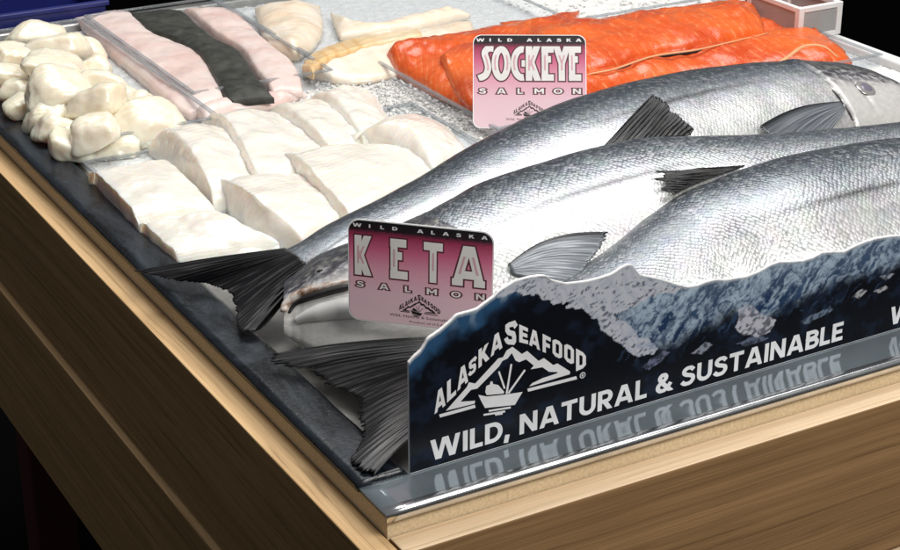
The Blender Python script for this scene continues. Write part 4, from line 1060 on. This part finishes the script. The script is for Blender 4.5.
# ------------------------------------------------------------------ mountain banner
BY = YL
TOPPX = [(408,363),(413,357),(420,351),(424,345),(427,339),(434,334),(440,330),(448,323),(456,315),(467,312),(477,309),(486,302),(493,297),(499,291),(505,287),(513,282),(522,279),(530,277),(538,276),(545,276),(551,280),(557,282),(566,284),(573,283),(583,282),(592,280),(600,278),(612,274),(622,267),(627,265),(631,265),(635,270),(639,275),(648,277),(658,279),(668,282),(677,285),(687,287),(696,286),(706,282),(715,280),(726,280),(737,278),(745,277),(753,274),(760,271),(770,265),(779,262),(790,262),(802,261),(812,258),(821,253),(832,252),(843,252),(853,247),(862,243),(874,239),(885,237),(893,236),(900,236)]
tp = np.array([onB(x, y) for x, y in TOPPX])[:, [0, 2]]
XB0 = tp[0, 0]; XB1 = .925
# the design carries on past the picture's edge
ext = []
xx = tp[-1, 0]
while xx < XB1:
    xx += .008; ext.append((xx, tp[-1, 1] + .012 * math.sin((xx - tp[-1, 0]) * 26) + .004 * mnoise.noise(Vector((xx * 60, 0, 0))) - .02 * (xx - tp[-1, 0])))
tp = np.vstack([tp, ext]); XB1 = tp[-1, 0]
def banner():
    root = empty('shelf_banner', (0, 0, 0), 'long die-cut banner with a printed snowy mountain ridge along the front of the tray', 'banner')
    nu, nw = 1150, 150
    us = np.linspace(XB0, XB1, nu); topz = np.interp(us, tp[:, 0], tp[:, 1]) + .0005 * (fbm(us * 500, us * 0, 3, 2) - .5)
    U, Tt = np.meshgrid(us, np.linspace(0, 1, nw), indexing='ij'); z0 = .0012
    Zz = z0 + (topz[:, None] - z0) * Tt
    pp = lambda L: [tuple(onB(x, y)[[0, 2]]) for x, y in L]
    wu = U + .007 * (fbm(U * 120, Zz * 120, 5, 11) - .5) * 2; wz = Zz + .005 * (fbm(U * 120, Zz * 120, 5, 23) - .5) * 2
    depth = topz[:, None] - Zz
    col = np.zeros(U.shape + (3,))
    nz = fbm(U * 90, Zz * 90, 5, 3); dark = np.array([.0022, .003, .006]); navy = np.array([.006, .011, .025])
    col[:] = dark + (navy - dark) * sstep(.5, .75, nz)[..., None]
    def lay(mask, c):
        nonlocal col
        col = col * (1 - mask[..., None]) + np.asarray(c) * mask[..., None]
    # hazy blue ridge on the right two thirds, streaked by gullies
    a1 = fbm((U * .75 + Zz * .66) * 75 + 3 * nz, (Zz * .75 - U * .66) * 360 + 6 * nz, 5, 31); a2 = fbm((U * .5 - Zz * .86) * 90 + 2 * nz, (Zz * .5 + U * .86) * 420, 5, 41)
    ridge = np.clip(.55 * (1 - np.abs(2 * a1 - 1) * 1.3) + .25 * a2 + .35 * (fbm(U * 60, Zz * 60, 4, 63) - .5), 0, 1)
    low = np.interp(us, [p[0] for p in pp([(610,330),(650,352),(690,335),(730,312),(765,318),(800,300),(850,278),(885,270),(900,262)])] + [.6, .75, .93], [p[1] for p in pp([(610,330),(650,352),(690,335),(730,312),(765,318),(800,300),(850,278),(885,270),(900,262)])] + [.055, .06, .05])
    mid = sstep(-.006, .009, wz - low[:, None]) * sstep(pp([(604,300)])[0][0], pp([(628,300)])[0][0], wu)
    c1 = np.array([.012, .032, .085]); c2 = np.array([.33, .42, .52])
    wob = fbm(U * 70, Zz * 70, 4, 201); ph1 = (U + .95 * depth) * 44 + 3.2 * wob + .8 * nz; ph2 = (U + 1.15 * depth) * 150 + 6.5 * wob + 2.2 * fbm(U * 260, Zz * 260, 3, 207)
    saw = lambda p: (lambda q: np.where(q < .72, 1 - q / .72, (q - .72) / .28))(p - np.floor(p))
    ridge = np.clip(.36 * saw(ph1) + .20 * saw(ph2) * (.35 + saw(ph1)) + .50 * (1 - np.abs(2 * a1 - 1) * 1.7) + .22 * (fbm(U * 300, Zz * 300, 4, 230) - .5) + .9 * (fbm((U * .75 + Zz * .66) * 26, (Zz * .75 - U * .66) * 130, 4, 240) - .5) - .04, 0, 1)
    cm = c1 + (c2 - c1) * (sstep(.22, 1., ridge) * .95 + .15 * sstep(.03, 0, depth))[..., None]
    col = col * (1 - mid[..., None]) + cm * mid[..., None]
    # forested lower slopes keep a few blue gullies
    g = sstep(.60, .70, a1) * sstep(.030, .045, Zz) * sstep(pp([(600,300)])[0][0], pp([(640,300)])[0][0], U) * .35
    col = col * (1 - g[..., None]) + np.array([.05, .10, .19]) * g[..., None]
    # blue shoulder on the left
    xl = pp([(540,280)])[0][0]
    sh = sstep(.019, .006, depth + .010 * (nz - .5) * 2) * (1 - sstep(xl - .03, xl, wu))
    lay(sh * .92, (.022, .075, .165))
    hi = sstep(.52, .70, fbm(U * 130, Zz * 130, 4, 77)) * sh * sstep(.016, .004, depth) * sstep(pp([(430,300)])[0][0], pp([(500,300)])[0][0], U); lay(hi * .75, (.22, .30, .38))
    # the great snowfield
    snow = pp([(492,297),(512,281),(545,276),(575,280),(600,276),(630,262),(642,274),(682,288),(655,296),(632,304),(616,312),(624,322),(638,334),(655,343),(660,350),(650,356),(636,356),(622,346),(610,332),(592,318),(576,310),(560,302),(540,296),(518,292)])
    ms = inpoly(wu, wz, snow).astype(float)
    lay(ms, (.46, .475, .53))
    sph = (U - .8 * depth) * 70 + 2.2 * fbm(U * 80, Zz * 80, 4, 221); sf = sstep(.45, .95, saw(sph)) * ms * .38; lay(sf, (.27, .31, .40))
    rk = sstep(.64, .66, fbm((U + .4 * Zz) * 240, (Zz - .4 * U) * 560, 5, 91)) * ms; lay(rk * .8, (.05, .06, .10))
    shd = sstep(.46, .66, fbm((U - .3 * Zz) * 60, (Zz + .3 * U) * 110, 4, 15)) * ms * sstep(pp([(612,300)])[0][0], pp([(640,300)])[0][0], U); lay(shd * .55, (.20, .26, .38))
    for L, c in (([(735,328),(737,310),(746,303),(760,312),(776,320),(770,330),(756,336),(742,334)], (.44, .44, .50)), ([(852,296),(860,288),(866,290),(858,298)], (.34, .34, .36)), ([(874,290),(884,285),(888,288),(878,293)], (.34, .34, .36)),
                 ([(880,276),(890,272),(893,275),(884,279)], (.26, .29, .34)), ([(690,352),(705,342),(712,345),(700,354)], (.22, .24, .29)), ([(800,320),(830,306),(834,309),(806,324)], (.12, .16, .22)), ([(640,366),(664,350),(670,352),(648,370)], (.13, .14, .22)),
                 ([(735,262+80),(760,334),(770,336),(745,346)], (.10, .12, .18))):
        lay(inpoly(U * .6 + wu * .4, Zz * .6 + wz * .4, pp(L)).astype(float) * (.25 + .75 * sstep(.42, .52, fbm((U + .5 * Zz) * 260, (Zz - .5 * U) * 420, 4, 57))), c)
    ridge2 = sstep(.0022, .0010, depth); lay(ridge2 * .55, (.42, .46, .50))
    col = np.concatenate([col, np.ones(U.shape + (1,))], 2)
    m, nt, b = newmat('banner_print'); gg = G(nt)
    at = gg.n('Attribute', attribute_name='print'); gg.l(at.outputs['Color'], b.inputs['Base Color']); b.inputs['Roughness'].default_value = .5; b.inputs['Specular IOR Level'].default_value = .15
    Y = np.full(U.shape, BY - .0012)
    mesh('printed_face', np.stack([U, Y, Zz], 2).reshape(-1, 3), grid_faces(nu, nw), m, root, smooth=False, attrs={'print': col.reshape(-1, 4)})
    # board behind the print, a hair taller so its white cut edge shows
    V = []
    for i in range(0, nu, 2):
        for (y, z) in ((BY - .0009, z0 - .0006), (BY - .0009, topz[i] + .0007), (BY + .0010, topz[i] + .0007), (BY + .0010, z0 - .0006)): V.append((us[i], y, z))
    k = len(range(0, nu, 2)); fc = grid_faces(k, 4, close_m=True) + [(0, 1, 2, 3), tuple(range(4 * k - 4, 4 * k))]
    mesh('board', V, fc, 'card_edge', root, smooth=False)
    pl = Plane((0, BY - .0012, 0), (1, 0, 0), (0, 0, 1))
    off = .00012
    def slogan(xa, xb, za, zb, ca, cb, name='slogan'):
        ik = Ink(); L = xb - xa
        def fn(a, b, o): s = a / L * 1.; return pl.P(xa + a, za + (zb - za) * s + b * (ca + (cb - ca) * s), o)
        cap = (ca + cb) / 2
        ik.text('WILD, NATURAL & SUSTAINABLE', .205, lambda a, b, o: fn(a * cap, b, o), off, gap=.10, fit=L / cap, space=.34)
        return ik.build(name, 'ink_white', root)
    a = onB(429, 460.5); b2 = onB(841, 339)
    print('slogan', a, b2, BK)
    slogan(a[0], b2[0], a[2], b2[2], .0158, .0158)
    w0 = onB(888, 325)[0]
    slogan(w0, w0 + b2[0] - a[0], b2[2], b2[2], .0158, .0158)
    ik = Ink()
    emblem(ik, lambda x, y, o: pl.P(_e0[0] + x * EW, _e0[1] + y * EW, o), off)
    c = onB(581.5, 374.5); rr = .0021
    ik.strokes([arc(c[0], c[2], rr, rr, 0, 360, 20)], .0006, lambda x, y, o: pl.P(x, y, o), off)
    s2, gw = glyph('R', .24); ik.strokes(s2, .24, lambda x, y, o: pl.P(c[0] + (x - .36) * .0021, c[2] + (y - .5) * .0021, o), off, 0, 1)
    ik.build('emblem', 'ink_white', root)
    rt = Matrix.Translation((BX, BY0, 0)) @ Matrix.Rotation(math.atan(BK), 4, 'Z') @ Matrix.Translation((-BX, -BY0, 0))
    for ch in root.children: ch.data.transform(rt)
    base(root, ((XB0 + XB1) / 2, BY + BK * (XB1 - XB0) / 2, 0))
banner()

# ------------------------------------------------------------------ things at the back
p = W(846, 50, .010)
tb = empty('plastic_tub', (0, 0, 0), 'white-framed grey plastic tub on the far right corner of the tray', 'tub')
x0, x1, y0, y1 = XR - .060, XR + .006, .665, .76; zt = .05
boxes('panel', [(x0 + .003, x1 - .003, y0 + .001, y0 + .003, .011, zt - .004), (x0 + .003, x1 - .003, y1 - .003, y1 - .001, .011, zt - .004), (x0 + .001, x0 + .003, y0 + .004, y1 - .004, .011, zt - .004), (x1 - .003, x1 - .001, y0 + .004, y1 - .004, .011, zt - .004), (x0 + .004, x1 - .004, y0 + .004, y1 - .004, .0105, .013)], 'grey_plastic', tb)
fr = []
for xx in (x0, x1 - .008):
    for yy in (y0 - .001, y1 - .007): fr.append((xx, xx + .008, yy, yy + .008, .0104, zt))
for zz in (.0102, zt - .006):
    fr += [(x0 + .0081, x1 - .0081, y0 - .0014, y0 + .005, zz, zz + .006), (x0 + .0081, x1 - .0081, y1 - .005, y1 + .0014, zz, zz + .006), (x0 - .0004, x0 + .006, y0 + .0071, y1 - .0071, zz, zz + .006), (x1 - .006, x1 + .0004, y0 + .0071, y1 - .0071, zz, zz + .006)]
boxes('frame', fr, 'white_plastic', tb, .0008)
base(tb, ((x0 + x1) / 2, (y0 + y1) / 2, .01))
bt = empty('blue_tub', (0, 0, 0), 'blue plastic tub behind the cream chunks at the back of the counter', 'tub')
x0, x1, y0, y1 = .10, .235, 1.185, 1.28
boxes('wall', [(x0, x1, y0, y0 + .004, -.10, .02), (x0, x1, y1 - .004, y1, -.10, .02), (x0, x0 + .004, y0 + .0041, y1 - .0041, -.10, .02), (x1 - .004, x1, y0 + .0041, y1 - .0041, -.10, .02), (x0 + .0041, x1 - .0041, y0 + .0041, y1 - .0041, -.10, -.095)], 'blue_plastic', bt, .001)
boxes('rim', [(x0 - .004, x1 + .004, y0 - .004, y0 + .005, .0202, .026), (x0 - .004, x1 + .004, y1 - .005, y1 + .004, .0202, .026), (x0 - .004, x0 + .005, y0 + .0051, y1 - .0051, .0202, .026), (x1 - .005, x1 + .004, y0 + .0051, y1 - .0051, .0202, .026)], 'blue_plastic', bt, .001)
boxes('stand', [(x0 + .02, x0 + .05, y0 + .03, y0 + .06, -.72, -.1001), (x1 - .05, x1 - .02, y0 + .03, y0 + .06, -.72, -.1001), (x0 + .02, x0 + .05, y1 - .06, y1 - .03, -.72, -.1001), (x1 - .05, x1 - .02, y1 - .06, y1 - .03, -.72, -.1001)], 'black_paint', bt)
base(bt, ((x0 + x1) / 2, (y0 + y1) / 2, -.72))

# ------------------------------------------------------------------ light
w = bpy.data.worlds.new('World'); S.world = w; w.use_nodes = True
bg = w.node_tree.nodes['Background']; bg.inputs[0].default_value = (.95, .97, 1., 1); bg.inputs[1].default_value = .14
def area(name, loc, target, sx, sy, power, col):
    l = bpy.data.lights.new(name, 'AREA'); l.shape = 'RECTANGLE'; l.size = sx; l.size_y = sy; l.energy = power; l.color = col
    o = bpy.data.objects.new(name, l); COL.objects.link(o); o.location = loc
    d = Vector(target) - Vector(loc); o.rotation_euler = d.to_track_quat('-Z', 'Y').to_euler(); return o
area('ceiling_lamp', (.75, .95, 1.75), (.45, .5, 0), 1.9, 1.1, 40, (1., .985, .955))
area('ceiling_lamp', (.62, -1.35, 1.65), (.45, .2, 0), 1.3, .7, 46, (1., .975, .93))
S.view_settings.view_transform = 'Standard'; S.view_settings.look = 'None'; S.view_settings.exposure = 0.; S.view_settings.gamma = 1.
